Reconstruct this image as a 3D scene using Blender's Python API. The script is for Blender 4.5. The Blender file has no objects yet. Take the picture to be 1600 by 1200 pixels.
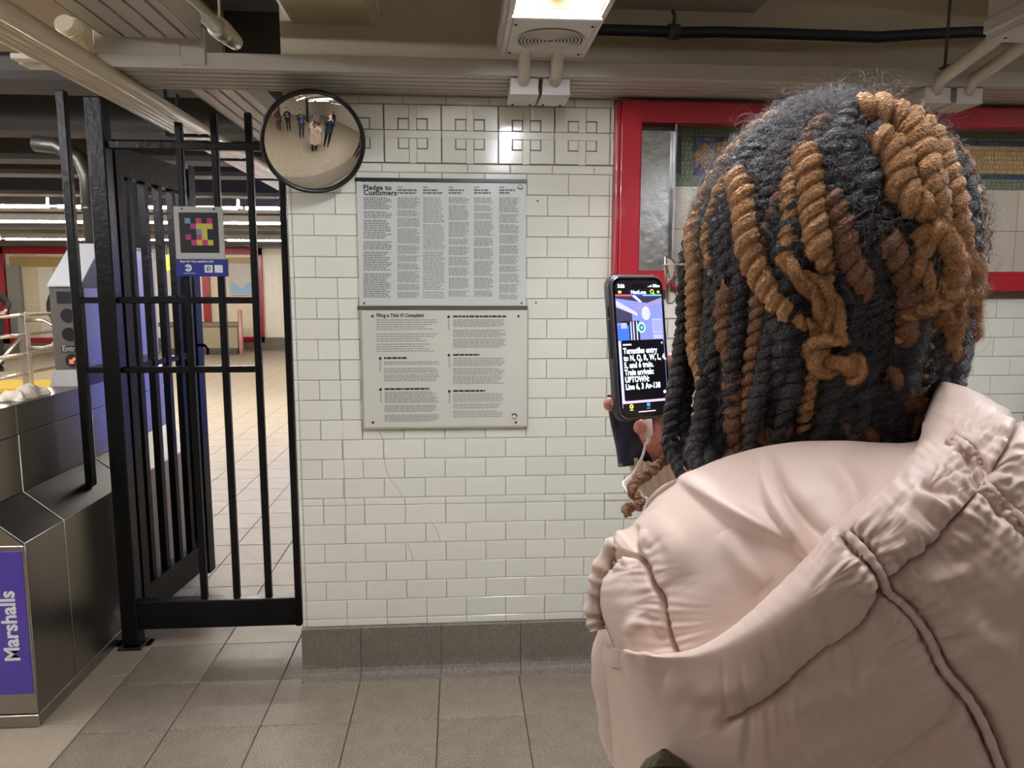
import bpy, bmesh, math, random
import numpy as np
from mathutils import Vector, Matrix
rnd = random.Random(7)
C = bpy.context.scene.collection
SC = bpy.context.scene
rad = math.radians

# ------------------------------------------------------------------ camera
FPX = 1150.0
YAW, PITCH, ROLL = rad(4.13), rad(7.56), rad(0.09)
CAM = np.array([0.0, 0.0, 1.525])
_F = np.array([math.sin(YAW)*math.cos(PITCH), math.cos(YAW)*math.cos(PITCH), -math.sin(PITCH)])
_R = np.array([math.cos(YAW), -math.sin(YAW), 0.0])
_U = np.cross(_R, _F)
_R, _U = _R*math.cos(ROLL)+_U*math.sin(ROLL), _U*math.cos(ROLL)-_R*math.sin(ROLL)
cam_d = bpy.data.cameras.new('camera')
cam_d.sensor_width = 36.0
cam_d.lens = 36.0*FPX/1600.0
cam_d.clip_start = 0.02
cam = bpy.data.objects.new('camera', cam_d)
C.objects.link(cam)
m = Matrix.Identity(4)
for i in range(3):
    m[i][0], m[i][1], m[i][2], m[i][3] = _R[i], _U[i], -_F[i], CAM[i]
cam.matrix_world = m
SC.camera = cam

# ------------------------------------------------------------------ world, exposure
w = bpy.data.worlds.new('world'); SC.world = w
w.use_nodes = True
w.node_tree.nodes['Background'].inputs[0].default_value = (0.9, 0.95, 1.0, 1)
w.node_tree.nodes['Background'].inputs[1].default_value = 0.02
SC.view_settings.view_transform = 'Standard'
SC.view_settings.look = 'None'
SC.view_settings.exposure = 0.32
SC.view_settings.gamma = 1.0
SC.view_settings.use_curve_mapping = False
SC.cycles.max_bounces = 8
SC.cycles.diffuse_bounces = 5
SC.cycles.glossy_bounces = 4
SC.cycles.sample_clamp_indirect = 6.0
SC.cycles.caustics_reflective = False
SC.cycles.caustics_refractive = False
# strength of the lamps of the place, last the added blue glow
L_NEAR, L_FAR, L_BACK, L_BLUE = 100.0, 100.0, 12.0, 1.3

def P3(px, py, d):
    """sight line through a point of the photograph, at distance d along the view: a point of the place"""
    return CAM + (_F*FPX + _R*(px-800.0) + _U*(600.0-py))*(d/FPX)
def onY(px, py, Y):
    r = _F*FPX + _R*(px-800.0) + _U*(600.0-py)
    return CAM + r*(Y/r[1])
def onZ(px, py, Z):
    r = _F*FPX + _R*(px-800.0) + _U*(600.0-py)
    return CAM + r*((Z-CAM[2])/r[2])

# ------------------------------------------------------------------ materials
def lin(c):
    return tuple((x/12.92 if x <= 0.04045 else ((x+0.055)/1.055)**2.4) for x in [v/255.0 for v in c])
MATS = {}
def mat(name, rgb, rough=0.5, metal=0.0, bump=0.0, bscale=60.0, var=0.0, vscale=20.0, objvar=0.0,
        spec=0.5, emit=None, sheen=0.0, coat=0.0, speck=None, detail=4.0, aniso=0.0, stretch=None, distort=0.0):
    """procedural Principled material; rgb is sRGB 0-255"""
    if name in MATS: return MATS[name]
    M = bpy.data.materials.new(name); M.use_nodes = True
    nt = M.node_tree; n = nt.nodes; l = nt.links
    b = n['Principled BSDF']
    col = lin(rgb)
    b.inputs['Base Color'].default_value = (*col, 1)
    b.inputs['Roughness'].default_value = rough
    b.inputs['Metallic'].default_value = metal
    b.inputs['Specular IOR Level'].default_value = spec
    if sheen:
        b.inputs['Sheen Weight'].default_value = sheen
        b.inputs['Sheen Roughness'].default_value = 0.4
    if coat:
        b.inputs['Coat Weight'].default_value = coat
        b.inputs['Coat Roughness'].default_value = 0.06
    if aniso: b.inputs['Anisotropic'].default_value = aniso
    vec = None
    if var or bump or speck:
        tc = n.new('ShaderNodeTexCoord')
        vec = tc.outputs['Object']
        g = n.new('ShaderNodeNewGeometry'); vec = g.outputs['Position']
        if stretch:
            mp = n.new('ShaderNodeMapping'); mp.inputs['Scale'].default_value = stretch
            l.new(vec, mp.inputs['Vector']); vec = mp.outputs['Vector']
    cur = None
    if var:
        no = n.new('ShaderNodeTexNoise'); no.inputs['Scale'].default_value = vscale
        no.inputs['Detail'].default_value = detail; no.inputs['Distortion'].default_value = distort
        l.new(vec, no.inputs['Vector'])
        mr = n.new('ShaderNodeMapRange')
        mr.inputs['From Min'].default_value = 0.25; mr.inputs['From Max'].default_value = 0.75
        mr.inputs['To Min'].default_value = 1-var; mr.inputs['To Max'].default_value = 1+var
        l.new(no.outputs['Fac'], mr.inputs['Value'])
        mx = n.new('ShaderNodeVectorMath'); mx.operation = 'SCALE'
        mx.inputs[0].default_value = col
        l.new(mr.outputs['Result'], mx.inputs['Scale'])
        cur = mx.outputs['Vector']
    if speck:   # (rgb, scale, threshold)
        vo = n.new('ShaderNodeTexNoise'); vo.inputs['Scale'].default_value = speck[1]; vo.inputs['Detail'].default_value = 2
        l.new(vec, vo.inputs['Vector'])
        st = n.new('ShaderNodeMapRange'); st.interpolation_type = 'SMOOTHSTEP'
        st.inputs['From Min'].default_value = speck[2]-0.05; st.inputs['From Max'].default_value = speck[2]+0.05
        l.new(vo.outputs['Fac'], st.inputs['Value'])
        mi = n.new('ShaderNodeMix'); mi.data_type = 'RGBA'
        l.new(st.outputs['Result'], mi.inputs['Factor'])
        if cur is not None: l.new(cur, mi.inputs['A'])
        else: mi.inputs['A'].default_value = (*col, 1)
        mi.inputs['B'].default_value = (*lin(speck[0]), 1)
        cur = mi.outputs['Result']
    if objvar:
        oi = n.new('ShaderNodeObjectInfo')
        mr = n.new('ShaderNodeMapRange'); mr.inputs['To Min'].default_value = 1-objvar; mr.inputs['To Max'].default_value = 1+objvar*0.6
        l.new(oi.outputs['Random'], mr.inputs['Value'])
        mx = n.new('ShaderNodeVectorMath'); mx.operation = 'SCALE'
        if cur is not None: l.new(cur, mx.inputs[0])
        else: mx.inputs[0].default_value = col
        l.new(mr.outputs['Result'], mx.inputs['Scale'])
        cur = mx.outputs['Vector']
    if cur is not None: l.new(cur, b.inputs['Base Color'])
    if bump:
        no = n.new('ShaderNodeTexNoise'); no.inputs['Scale'].default_value = bscale; no.inputs['Detail'].default_value = 3
        l.new(vec, no.inputs['Vector'])
        bp = n.new('ShaderNodeBump'); bp.inputs['Strength'].default_value = min(1.0, bump); bp.inputs['Distance'].default_value = 0.004*max(1.0, bump)
        l.new(no.outputs['Fac'], bp.inputs['Height']); l.new(bp.outputs['Normal'], b.inputs['Normal'])
    if emit:
        b.inputs['Emission Color'].default_value = (*lin(emit[0]), 1)
        b.inputs['Emission Strength'].default_value = emit[1]
    MATS[name] = M
    return M

# ------------------------------------------------------------------ mesh builder
def wmat(o):
    if o.parent is None: return o.matrix_basis.copy()
    return wmat(o.parent) @ o.matrix_parent_inverse @ o.matrix_basis
def adopt(o, parent):
    """make o a child; its own coordinates stay coordinates of the place"""
    o.parent = parent
    o.matrix_parent_inverse = wmat(parent).inverted()
class MB:
    def __init__(s): s.v = []; s.f = []; s.mi = []; s.cur = 0; s.smooth = []
    def add(s, vs, fs, smooth=False):
        o = len(s.v); s.v += [tuple(float(c) for c in p) for p in vs]
        for f in fs:
            s.f.append(tuple(i+o for i in f)); s.mi.append(s.cur); s.smooth.append(smooth)
        return s
    def box(s, x0, x1, y0, y1, z0, z1):
        vs = [(x0,y0,z0),(x1,y0,z0),(x1,y1,z0),(x0,y1,z0),(x0,y0,z1),(x1,y0,z1),(x1,y1,z1),(x0,y1,z1)]
        return s.add(vs, [(0,3,2,1),(4,5,6,7),(0,1,5,4),(1,2,6,5),(2,3,7,6),(3,0,4,7)])
    def cbox(s, x0, x1, y0, y1, z0, z1, c=0.003, axis='z'):
        """box with its edges parallel to an axis chamfered, and the ends chamfered too"""
        bm = bmesh.new()
        vs = [bm.verts.new(p) for p in [(x0,y0,z0),(x1,y0,z0),(x1,y1,z0),(x0,y1,z0),(x0,y0,z1),(x1,y0,z1),(x1,y1,z1),(x0,y1,z1)]]
        for f in [(0,3,2,1),(4,5,6,7),(0,1,5,4),(1,2,6,5),(2,3,7,6),(3,0,4,7)]: bm.faces.new([vs[i] for i in f])
        bmesh.ops.bevel(bm, geom=list(bm.edges), offset=c, segments=1, affect='EDGES', profile=0.5)
        bm.verts.index_update()
        s.add([v.co[:] for v in bm.verts], [tuple(v.index for v in f.verts) for f in bm.faces])
        bm.free(); return s
    def prism(s, poly, a0, a1, axis='x'):
        """extrude a 2-D polygon along an axis"""
        n = len(poly)
        def mk(p, a):
            return (a, p[0], p[1]) if axis == 'x' else ((p[0], a, p[1]) if axis == 'y' else (p[0], p[1], a))
        vs = [mk(p, a0) for p in poly]+[mk(p, a1) for p in poly]
        fs = [tuple(range(n))[::-1], tuple(range(n, 2*n))]+[(i, (i+1) % n, n+(i+1) % n, n+i) for i in range(n)]
        return s.add(vs, fs)
    def tube(s, pts, r, seg=8, caps=True, closed=False):
        pts = [np.array(p, float) for p in pts]; n = len(pts)
        rr = r if hasattr(r, '__len__') else [r]*n
        tan = [pts[(i+1) % n]-pts[i-1] if closed else pts[min(i+1, n-1)]-pts[max(i-1, 0)] for i in range(n)]
        tan = [t/(np.linalg.norm(t)+1e-12) for t in tan]
        up = np.array([0, 0, 1.0]) if abs(tan[0][2]) < 0.9 else np.array([1.0, 0, 0])
        a = np.cross(tan[0], up); a /= np.linalg.norm(a)
        vs = []
        for i in range(n):
            a = a-tan[i]*np.dot(a, tan[i]); a /= np.linalg.norm(a)+1e-12
            b = np.cross(tan[i], a)
            for k in range(seg):
                t = 2*math.pi*k/seg
                vs.append(pts[i]+rr[i]*(math.cos(t)*a+math.sin(t)*b))
        fs = []
        for i in range(n if closed else n-1):
            j = (i+1) % n
            for k in range(seg):
                fs.append((i*seg+k, i*seg+(k+1) % seg, j*seg+(k+1) % seg, j*seg+k))
        s.add(vs, fs, True)
        if caps and not closed:
            o = len(s.v)-len(vs)
            s.f.append(tuple(o+k for k in range(seg))[::-1]); s.mi.append(s.cur); s.smooth.append(False)
            s.f.append(tuple(o+(n-1)*seg+k for k in range(seg))); s.mi.append(s.cur); s.smooth.append(False)
        return s
    def cyl(s, p0, p1, r, seg=16, r1=None):
        return s.tube([p0, p1], [r, r if r1 is None else r1], seg)
    def lathe(s, prof, c=(0,0,0), seg=32, axis='z'):
        vs = []
        for (r, z) in prof:
            for k in range(seg):
                t = 2*math.pi*k/seg
                p = (r*math.cos(t), r*math.sin(t), z)
                if axis == 'y': p = (p[0], p[2], p[1])
                vs.append((p[0]+c[0], p[1]+c[1], p[2]+c[2]))
        fs = [(i*seg+k, i*seg+(k+1) % seg, (i+1)*seg+(k+1) % seg, (i+1)*seg+k) for i in range(len(prof)-1) for k in range(seg)]
        return s.add(vs, fs, True)
    def disc(s, c, r, y0, y1, seg=28):
        return s.tube([(c[0], c[1]+y1, c[2]), (c[0], c[1]+y0, c[2])], [r, r], seg)
    def ell(s, c, r, nu=16, nv=10):
        vs = []; fs = []
        for j in range(nv+1):
            ph = math.pi*j/nv
            for i in range(nu):
                t = 2*math.pi*i/nu
                vs.append((c[0]+r[0]*math.sin(ph)*math.cos(t), c[1]+r[1]*math.sin(ph)*math.sin(t), c[2]+r[2]*math.cos(ph)))
        for j in range(nv):
            for i in range(nu):
                fs.append((j*nu+i, (j+1)*nu+i, (j+1)*nu+(i+1) % nu, j*nu+(i+1) % nu))
        return s.add(vs, fs, True)
    def grid(s, G, smooth=True, wrap=False):
        nr, nc = len(G), len(G[0])
        vs = [p for r in G for p in r]
        fs = [(i*nc+j, i*nc+(j+1) % nc, (i+1)*nc+(j+1) % nc, (i+1)*nc+j) for i in range(nr-1) for j in range(nc if wrap else nc-1)]
        return s.add(vs, fs, smooth)
    def mesh(s, name, mats):
        me = bpy.data.meshes.new(name)
        me.from_pydata(s.v, [], s.f)
        for m_ in (mats if isinstance(mats, (list, tuple)) else [mats]): me.materials.append(m_)
        me.polygons.foreach_set('material_index', s.mi)
        me.polygons.foreach_set('use_smooth', s.smooth)
        me.update()
        return me
    def build(s, name, mats, parent=None, **props):
        o = bpy.data.objects.new(name, s.mesh(name, mats))
        C.objects.link(o)
        if parent: adopt(o, parent)
        for k, v in props.items(): o[k] = v
        return o
def inst(me, name, parent=None, loc=(0,0,0), rot=None, scale=None):
    o = bpy.data.objects.new(name, me); C.objects.link(o); o.location = loc
    if rot: o.rotation_euler = rot
    if scale: o.scale = scale
    if parent: adopt(o, parent)
    return o
def thing(name, label, cat, loc=(0,0,0), group=None, rotz=0.0, kind=None):
    o = bpy.data.objects.new(name, None); C.objects.link(o)
    o.location = loc; o.rotation_euler = (0, 0, rotz); o.empty_display_size = 0.05
    o['label'] = label; o['category'] = cat
    if group: o['group'] = group
    if kind: o['kind'] = kind
    return o
def tag(o, label, cat, group=None):
    o['label'] = label; o['category'] = cat
    if group: o['group'] = group
    return o
def structure(name, mb, m_, parent=None):
    o = mb.build(name, m_, parent)
    o['kind'] = 'structure'
    return o
def text(name, body, size, m_, parent, loc, xdir, ydir, bold=0.0, ax='LEFT', depth=0.0004, sx=1.0, shear=0.0, space=1.0):
    """flat lettering on a surface; xdir = reading direction, ydir = up"""
    cu = bpy.data.curves.new(name, 'FONT'); cu.body = body; cu.size = size; cu.align_x = ax; cu.extrude = depth; cu.offset = bold; cu.space_character = space
    cu.shear = shear; cu.resolution_u = 3
    cu.materials.append(m_)
    tmp = bpy.data.objects.new(name, cu); C.objects.link(tmp)
    me = bpy.data.meshes.new_from_object(tmp.evaluated_get(bpy.context.evaluated_depsgraph_get()))
    bpy.data.objects.remove(tmp); bpy.data.curves.remove(cu)
    o = bpy.data.objects.new(name, me); C.objects.link(o)
    x = Vector(xdir).normalized(); y = Vector(ydir).normalized(); z = x.cross(y)
    M = Matrix(((x[0],y[0],z[0],loc[0]),(x[1],y[1],z[1],loc[1]),(x[2],y[2],z[2],loc[2]),(0,0,0,1))) @ Matrix.Diagonal((sx,1,1,1))
    if parent: adopt(o, parent)
    o.matrix_basis = M
    return o
# ================================================================== THE SETTING
WY = 2.78                     # face of the tiled wall
m_floor = mat('floor_beige', (168,155,136), 0.42, bump=0.25, bscale=300, var=0.10, vscale=9, objvar=0.07, speck=((120,104,86), 170, 0.66))
m_floor_dk = mat('floor_terrazzo', (148,136,121), 0.40, bump=0.25, bscale=300, var=0.14, vscale=14, objvar=0.10, speck=((88,80,68), 260, 0.56))
m_floor_sh = mat('floor_in_shadow', (112,103,90), 0.4, bump=0.25, bscale=300, var=0.12, vscale=14, objvar=0.07, speck=((70,64,58), 150, 0.60))  # shadow under the trunking, put into a darker tile colour
m_grout = mat('floor_joint', (62,56,48), 0.8)
m_base = mat('terrazzo_base', (120,113,102), 0.6, bump=0.3, bscale=260, var=0.14, vscale=30, objvar=0.05, speck=((92,85,75), 210, 0.55))
m_tile = mat('white_glazed_tile', (227,226,214), 0.13, bump=0.05, bscale=18, objvar=0.035, spec=0.5)
m_tgrout = mat('tile_joint', (150,142,128), 0.8)
m_bigtile = mat('old_cream_tile', (214,206,188), 0.2, objvar=0.04, var=0.03, vscale=6)
m_ceil = mat('ceiling_paint', (208,202,188), 0.75, bump=0.3, bscale=25, var=0.08, vscale=3)
m_beam = mat('beam_paint', (222,212,184), 0.6, bump=0.2, bscale=25, var=0.06, vscale=4)
m_ceil_dk = mat('dark_paint_and_shade', (74,70,66), 0.8, var=0.1, vscale=4)  # shade of the unlit ceiling recess put into the paint; dark fittings too
m_beam_far = mat('grey_beam_paint', (150,146,140), 0.65, var=0.08, vscale=3)
m_red = mat('red_enamel', (160,20,38), 0.28, coat=0.2)
m_white_wall = mat('white_wall_far', (226,220,206), 0.3)
m_green = mat('dark_green_enamel', (32,52,44), 0.35)

# ---- floor
fl = MB(); fl.box(-11, 6, -7.5, 18.4, -0.06, -0.004); fl.box(-11, 6, -7.5, 18.4, -0.2, -0.06)
floor = structure('floor', fl, m_grout)
T = 0.31
xs0 = -0.394; ys0 = 2.45
def chip(dx, dy):
    b = MB(); c = 0.0022
    bm = bmesh.new()
    vs = [bm.verts.new(p) for p in [(0,0,-0.02),(dx,0,-0.02),(dx,dy,-0.02),(0,dy,-0.02),(0,0,-0.0022),(dx,0,-0.0022),(dx,dy,-0.0022),(0,dy,-0.0022),(c,c,0),(dx-c,c,0),(dx-c,dy-c,0),(c,dy-c,0)]]
    F = [(0,1,5,4),(1,2,6,5),(2,3,7,6),(3,0,4,7),(4,5,9,8),(5,6,10,9),(6,7,11,10),(7,4,8,11),(8,9,10,11)]
    b.add([v.co[:] for v in vs], F); bm.free()
    return b
full = {k: chip(T-0.0028, T-0.0028).mesh('tile', m_) for k, m_ in (('b', m_floor), ('d', m_floor_dk), ('t', m_floor_sh))}
XB = -1.315                    # edge of the grey border
rest_b, rest_d = MB(), MB()
def in_frame(x, y):
    q = np.array([x, y, 0.0])-CAM; z = q@_F
    if z < 0.3: return False
    a, b_ = 800+FPX*(q@_R)/z, 600-FPX*(q@_U)/z
    return -80 < a < 1640 and 300 < b_ < 1290
nt_ = 0
for iy in range(-34, 53):
    y0 = ys0+iy*T
    for ix in range(-35, 22):
        x0 = xs0+ix*T
        if y0+T < -7.2 or y0 > 18.25 or x0 > 5.9: continue
        dark = x0 > XB+0.05 and 2.12 < y0+0.01 < WY+0.05
        shaded = dark and y0 > 2.62 and x0 < -0.5  # row before the gate that carries the painted shadow
        if x0 > XB-T-0.05 and x0 < XB+0.05 and 2.12 < y0+0.01 < 2.85:   # the tiles cut at the border
            a0, a1 = x0, XB
            if a1-a0 > 0.03:
                b = chip(a1-a0-0.004, T-0.004); o = b.build('tile', m_floor, floor); o.location = (a0+0.002, y0+0.075, 0)
                if y0 < 2.2:
                    b = chip(a1-a0-0.004, 0.071); o = b.build('tile', m_floor, floor); o.location = (a0+0.002, y0+0.002, 0)
            d0 = x0+T
            if d0-XB > 0.03:
                b = chip(d0-XB-0.004, T-0.004); o = b.build('tile', m_floor_dk, floor); o.location = (XB+0.002, y0+0.002, 0)
            continue
        near = in_frame(x0+T/2, y0+T/2) and y0 < 7.5
        if near and nt_ < 285 and not (y0 > 3.0 and x0 > -0.6):
            inst(full['t' if shaded else ('d' if dark else 'b')], 'tile', floor, (x0+0.0014, y0+0.0014, 0)); nt_ += 1
        else:
            (rest_d if dark else rest_b).add([(x0+0.002,y0+0.002,0),(x0+T-0.002,y0+0.002,0),(x0+T-0.002,y0+T-0.002,0),(x0+0.002,y0+T-0.002,0)], [(0,1,2,3)])
rest_b.build('distant_tiles', m_floor, floor, kind='stuff')
rest_d.build('border_tiles', m_floor_dk, floor, kind='stuff')

# ---- tiled wall straight ahead
wl = MB()
WX0, WX1 = -0.617, 4.6
wl.box(WX0+0.006, 0.60, WY+0.009, WY+0.24, 0.0, 2.75)          # left of the red frame
wl.box(0.60, WX1, WY+0.009, WY+0.24, 0.0, 1.55)                # under it
wl.box(0.60, WX1, WY+0.12, WY+0.24, 1.55, 2.75)
wl.box(0.60, WX1, WY+0.009, WY+0.121, 2.15, 2.75)
wall = structure('wall_front', wl, m_tgrout)
UX = 0.07786; U0 = -0.4462; RH = 0.0762; Z0 = 1.8600; J = 0.0016
def tile_mesh(wd, h, c=0.0022, p=0.0085):
    b = MB()
    vs = [(0,p,0),(wd,p,0),(wd,p,h),(0,p,h),(0,c,0),(wd,c,0),(wd,c,h),(0,c,h),(c,0,c),(wd-c,0,c),(wd-c,0,h-c),(c,0,h-c)]
    F = [(0,1,5,4),(1,2,6,5),(2,3,7,6),(3,0,4,7),(4,5,9,8),(5,6,10,9),(6,7,11,10),(7,4,8,11),(8,9,10,11)]
    b.add(vs, F); return b.mesh('tile', m_tile)
TM = {}
rest = MB(); ntile = 0
def put_tile(x0, x1, z0, z1, keep=True, name='tile'):
    global ntile
    wd, h = round(x1-x0-J, 4), round(z1-z0-J, 4)
    if wd < 0.004 or h < 0.004: return
    dy = rnd.uniform(-0.0006, 0.0006)
    if keep and ntile < 288:
        if (wd, h) not in TM: TM[(wd, h)] = tile_mesh(wd, h)
        o = inst(TM[(wd, h)], name, wall, (x0+J/2, WY+dy, z0+J/2), rot=(rnd.uniform(-.004,.004), 0, rnd.uniform(-.004,.004))); ntile += 1
    else:
        a, b_, z, t, c = x0+J/2, x0+J/2+wd, z0+J/2, z0+J/2+h, 0.0022
        rest.add([(a,WY+.009,z),(b_,WY+.009,z),(b_,WY+.009,t),(a,WY+.009,t),(a+c,WY+dy,z+c),(b_-c,WY+dy,z+c),(b_-c,WY+dy,t-c),(a+c,WY+dy,t-c)],
                 [(0,1,5,4),(1,2,6,5),(2,3,7,6),(3,0,4,7),(4,5,6,7)])
rows = []
for i in range(-1, 15): rows.append((Z0-(i+1)*RH, Z0-i*RH, i % 2))
zs = Z0-15*RH
rows.append((zs-0.0294, zs, 1))
for i in range(15, 21): rows.append((Z0-0.0294-(i+1)*RH, Z0-0.0294-i*RH, i % 2))
rows.append((0.2, Z0-0.0294-21*RH, 0))
RX = 0.577                        # outer edge of the red frame
XA = U0-2*UX
jobs = []
for (z0, z1, odd) in rows:
    jobs.append((XA-0.015, XA, z0, z1))
    k = -1 if odd else 0
    prev = XA
    while prev < WX1-0.05:
        nx = U0+k*UX
        lim = RX-0.012 if z1 > 1.50 else WX1
        if z1 > 1.50 and nx > lim: nx = lim
        if nx-prev > 0.004: jobs.append((prev, nx, z0, z1))
        if z1 > 1.50 and nx >= lim-1e-6:
            jobs.append((lim, RX, z0, z1)); break
        prev = nx; k += 2
for (a, b_, z0, z1) in jobs:
    mx_ = (a+b_)/2
    vis = mx_ < 0.62 or (mx_ > 1.62 and mx_ < 2.4 and z0 > 1.02)
    put_tile(a, b_, z0, z1, keep=vis)
# thin courses over and under the relief band
for (z0, z1, off) in ((Z0+RH, 1.968, 0.03), (2.175, 2.204, 0.11)):
    x = XA-0.015+off; prev = XA-0.015
    while prev < RX:
        nx = min(x, RX); put_tile(prev, nx, z0, z1); prev = nx; x += 0.156
rest.build('wall_tiles_behind', m_tile, wall, kind='stuff')
# relief band: notched plates, small squares and the cross bars between them
def relief(x0):
    u, z0, z1 = 0.2055, 1.969, 2.174
    xc, zc = x0+u/2, (z0+z1)/2
    b, q, sq = 0.0145, 0.0024, 0.036
    for sx in (-1, 1):
        for sz in (-1, 1):
            o = MB()
            X1, Z1 = (xc+sx*(u/2-q)), (zc+sz*((z1-z0)/2-q))
            xi, zi = xc+sx*b, zc+sz*b
            n = sq+0.004
            poly = [(xi+sx*n, zi), (X1, zi), (X1, Z1), (xi, Z1), (xi, zi+sz*n), (xi+sx*n, zi+sz*n)]
            if min(xi, X1) > RX: continue
            poly = [(min(max(p[0], WX0), RX-0.002), p[1]) for p in poly]
            o.prism(poly, WY-0.004, WY+0.0095, 'y'); 
            pl = o.build('relief_plate', m_tile, wall)
            o = MB(); xa, xb = sorted((xi+sx*0.0012, xi+sx*sq)); za, zb = sorted((zi+sz*0.0012, zi+sz*sq))
            if xb < RX and xa > WX0:
                o.cbox(xa, xb, WY-0.0035, WY+0.0095, za, zb, 0.0015); o.build('relief_square', m_tile, wall)
    for (xa, xb, za, zb) in ((xc-b+.001, xc+b-.001, z0, zc-b), (xc-b+.001, xc+b-.001, zc+b, z1), (xc-u/2+.001, xc+u/2-.001, zc-b+.001, zc+b-.001)):
        xa, xb = max(xa, WX0), min(xb, RX-0.002)
        if xb-xa > 0.01:
            o = MB(); o.cbox(xa, xb, WY+0.0035, WY+0.0095, za, zb, 0.001); o.build('relief_bar', m_tile, wall)
for k in range(-2, 4): relief(-0.056+0.2065*k-0.001)

# hairline cracks across the tiles
m_crack = mat('crack_dirt', (128,120,106), 0.9)
def crack(pts, r=0.0007):
    b = MB(); b.tube([onY(x, y, WY-0.0004) for x, y in pts], r, 4); b.build('crack', m_crack, wall)
crack([(527,470),(530,500),(528,520),(531,545),(530,565),(532,600),(535,660),(536,700),(538,745),(540,800),(541,850)])
crack([(593,675),(599,688),(600,715),(604,735),(612,752),(622,764),(628,776)])
crack([(637,850),(643,866),(646,880)]); crack([(676,818),(684,832),(688,846)])

# ---- stone base under the tiles
bs = MB(); bs.box(WX0-0.004, WX1, WY-0.004, WY+0.20, 0.0, 0.196)
base = structure('baseboard_front', bs, m_grout)
bx = [WX0-0.006, -0.394, -0.0795, 0.2355, 0.5505, 0.866, 1.18, 1.5, 1.81, 2.12, 2.43, 2.74, 3.05, WX1]
for a, b_ in zip(bx, bx[1:]):
    o = MB(); x0, x1 = a+0.0012, b_-0.0012
    prof = [(WY+0.19, 0.2), (WY-0.006, 0.2), (WY-0.012, 0.196), (WY-0.014, 0.05), (WY-0.016, 0.035), (WY-0.022, 0.022), (WY-0.034, 0.010), (WY-0.056, 0.003), (WY-0.058, 0.0), (WY+0.19, 0.0)]
    o.prism(prof, x0, x1, 'x'); o.build('block', m_base, base)

# ---- red framed recess with the old mosaic
fr = MB()
FY = 2.72; FX1 = 4.4
def bar(x0, x1, z0, z1): fr.cbox(x0, x1, FY, FY+0.075, z0, z1, 0.004)
bar(0.592, 0.668, 1.508, 2.190); bar(FX1-0.08, FX1, 1.508, 2.190); bar(0.66, FX1-0.07, 2.116, 2.1895); bar(0.66, FX1-0.07, 1.5085, 1.583)
fr.cbox(RX, 0.5935, FY+0.012, FY+0.075, 1.508, 2.190, 0.004)
structure('trim_1', fr, m_red)
mz = MB(); mz.box(0.60, WX1, WY+0.10, WY+0.121, 1.55, 2.16)
mw = mz.build('mosaic_bed', mat('mosaic_bed', (108,116,100), 0.6), wall)
m_gold = mat('gold_tessera', (186,158,102), 0.4, objvar=0.1, var=0.2, vscale=40)
m_blue = mat('blue_tessera', (52,62,98), 0.4, var=0.2, vscale=40)
m_sage = mat('sage_tessera', (124,134,112), 0.45, var=0.15, vscale=40)
m_amber = mat('amber_tessera', (190,134,58), 0.4, var=0.2, vscale=50)
ZM = WY+0.098
def tess(nm, m_, x0, x1, z0, z1, sx, sz, jit=0.2):
    b = MB(); z = z0; r = 0
    while z < z1-0.002:
        h = min(sz, z1-z); x = x0-(r % 2)*sx*0.4
        while x < x1-0.002:
            wv = sx*rnd.uniform(1-jit, 1+jit); xa, xb = max(x, x0), min(x+wv, x1)
            if xb-xa > 0.003:
                dy = rnd.uniform(-0.001, 0.001)
                b.box(xa+.0008, xb-.0008, ZM-0.004+dy, ZM+0.004, z+.0008, z+h-.0008)
            x += wv
        z += h; r += 1
    o = b.build(nm, m_, mw); o['kind'] = 'stuff'
ML = 0.80
tess('sage_tesserae', m_sage, ML, FX1-.1, 2.098, 2.14, 0.02, 0.014)
tess('blue_tesserae', m_blue, ML+0.11, FX1-.1, 2.080, 2.0975, 0.03, 0.0175)
tess('gold_tesserae', m_gold, ML+0.20, FX1-.1, 1.972, 2.079, 0.013, 0.0178)
tess('blue_tesserae', m_blue, ML+0.11, FX1-.1, 1.953, 1.971, 0.03, 0.0175)
tess('sage_tesserae', m_sage, ML, FX1-.1, 1.912, 1.952, 0.02, 0.0135)
tess('sage_tesserae', m_sage, ML, ML+0.028, 1.953, 2.097, 0.014, 0.018)
tess('blue_tesserae', m_blue, ML+0.03, ML+0.058, 1.960, 2.095, 0.027, 0.027)
tess('sage_tesserae', m_sage, ML+0.06, ML+0.108, 1.953, 2.097, 0.016, 0.018)
# the corner ornament: an amber lozenge in a blue square
b = MB(); b.box(ML+0.112, ML+0.196, ZM-0.003, ZM+0.004, 1.975, 2.078); b.build('ornament_ground', m_blue, mw)
b = MB()
for i in range(6):
    for j in range(6):
        cx, cz = ML+0.154+(i-j)*0.0085, 2.0265+(i+j-5)*0.0085
        s_ = 0.0052
        b.prism([(cx-s_*1.35, cz), (cx, cz-s_*1.35), (cx+s_*1.35, cz), (cx, cz+s_*1.35)], ZM-0.006, ZM+0.003, 'y')
o = b.build('ornament_lozenge', m_amber, mw); o['kind'] = 'stuff'
bt = {}
for r_ in range(3):
    z1 = 1.910-r_*0.163; z0 = max(z1-0.1615, 1.55)
    for k in range(23):
        x0 = ML+k*0.163-(0.02 if r_ else 0.02)
        xa, xb = max(x0, ML), x0+0.1615
        if xb > FX1-.08: continue
        o = MB(); o.cbox(xa, xb, ZM-0.006, ZM+0.004, z0, z1, 0.0016); o.build('tile', m_bigtile, mw)
m_steel = mat('brushed_steel', (150,150,148), 0.30, 1.0, bump=0.05, bscale=90, var=0.06, vscale=30, stretch=(1,1,18))
o = MB(); o.cbox(0.664, ML-0.002, FY+0.05, FY+0.075, 1.575, 2.098, 0.003)
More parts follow.
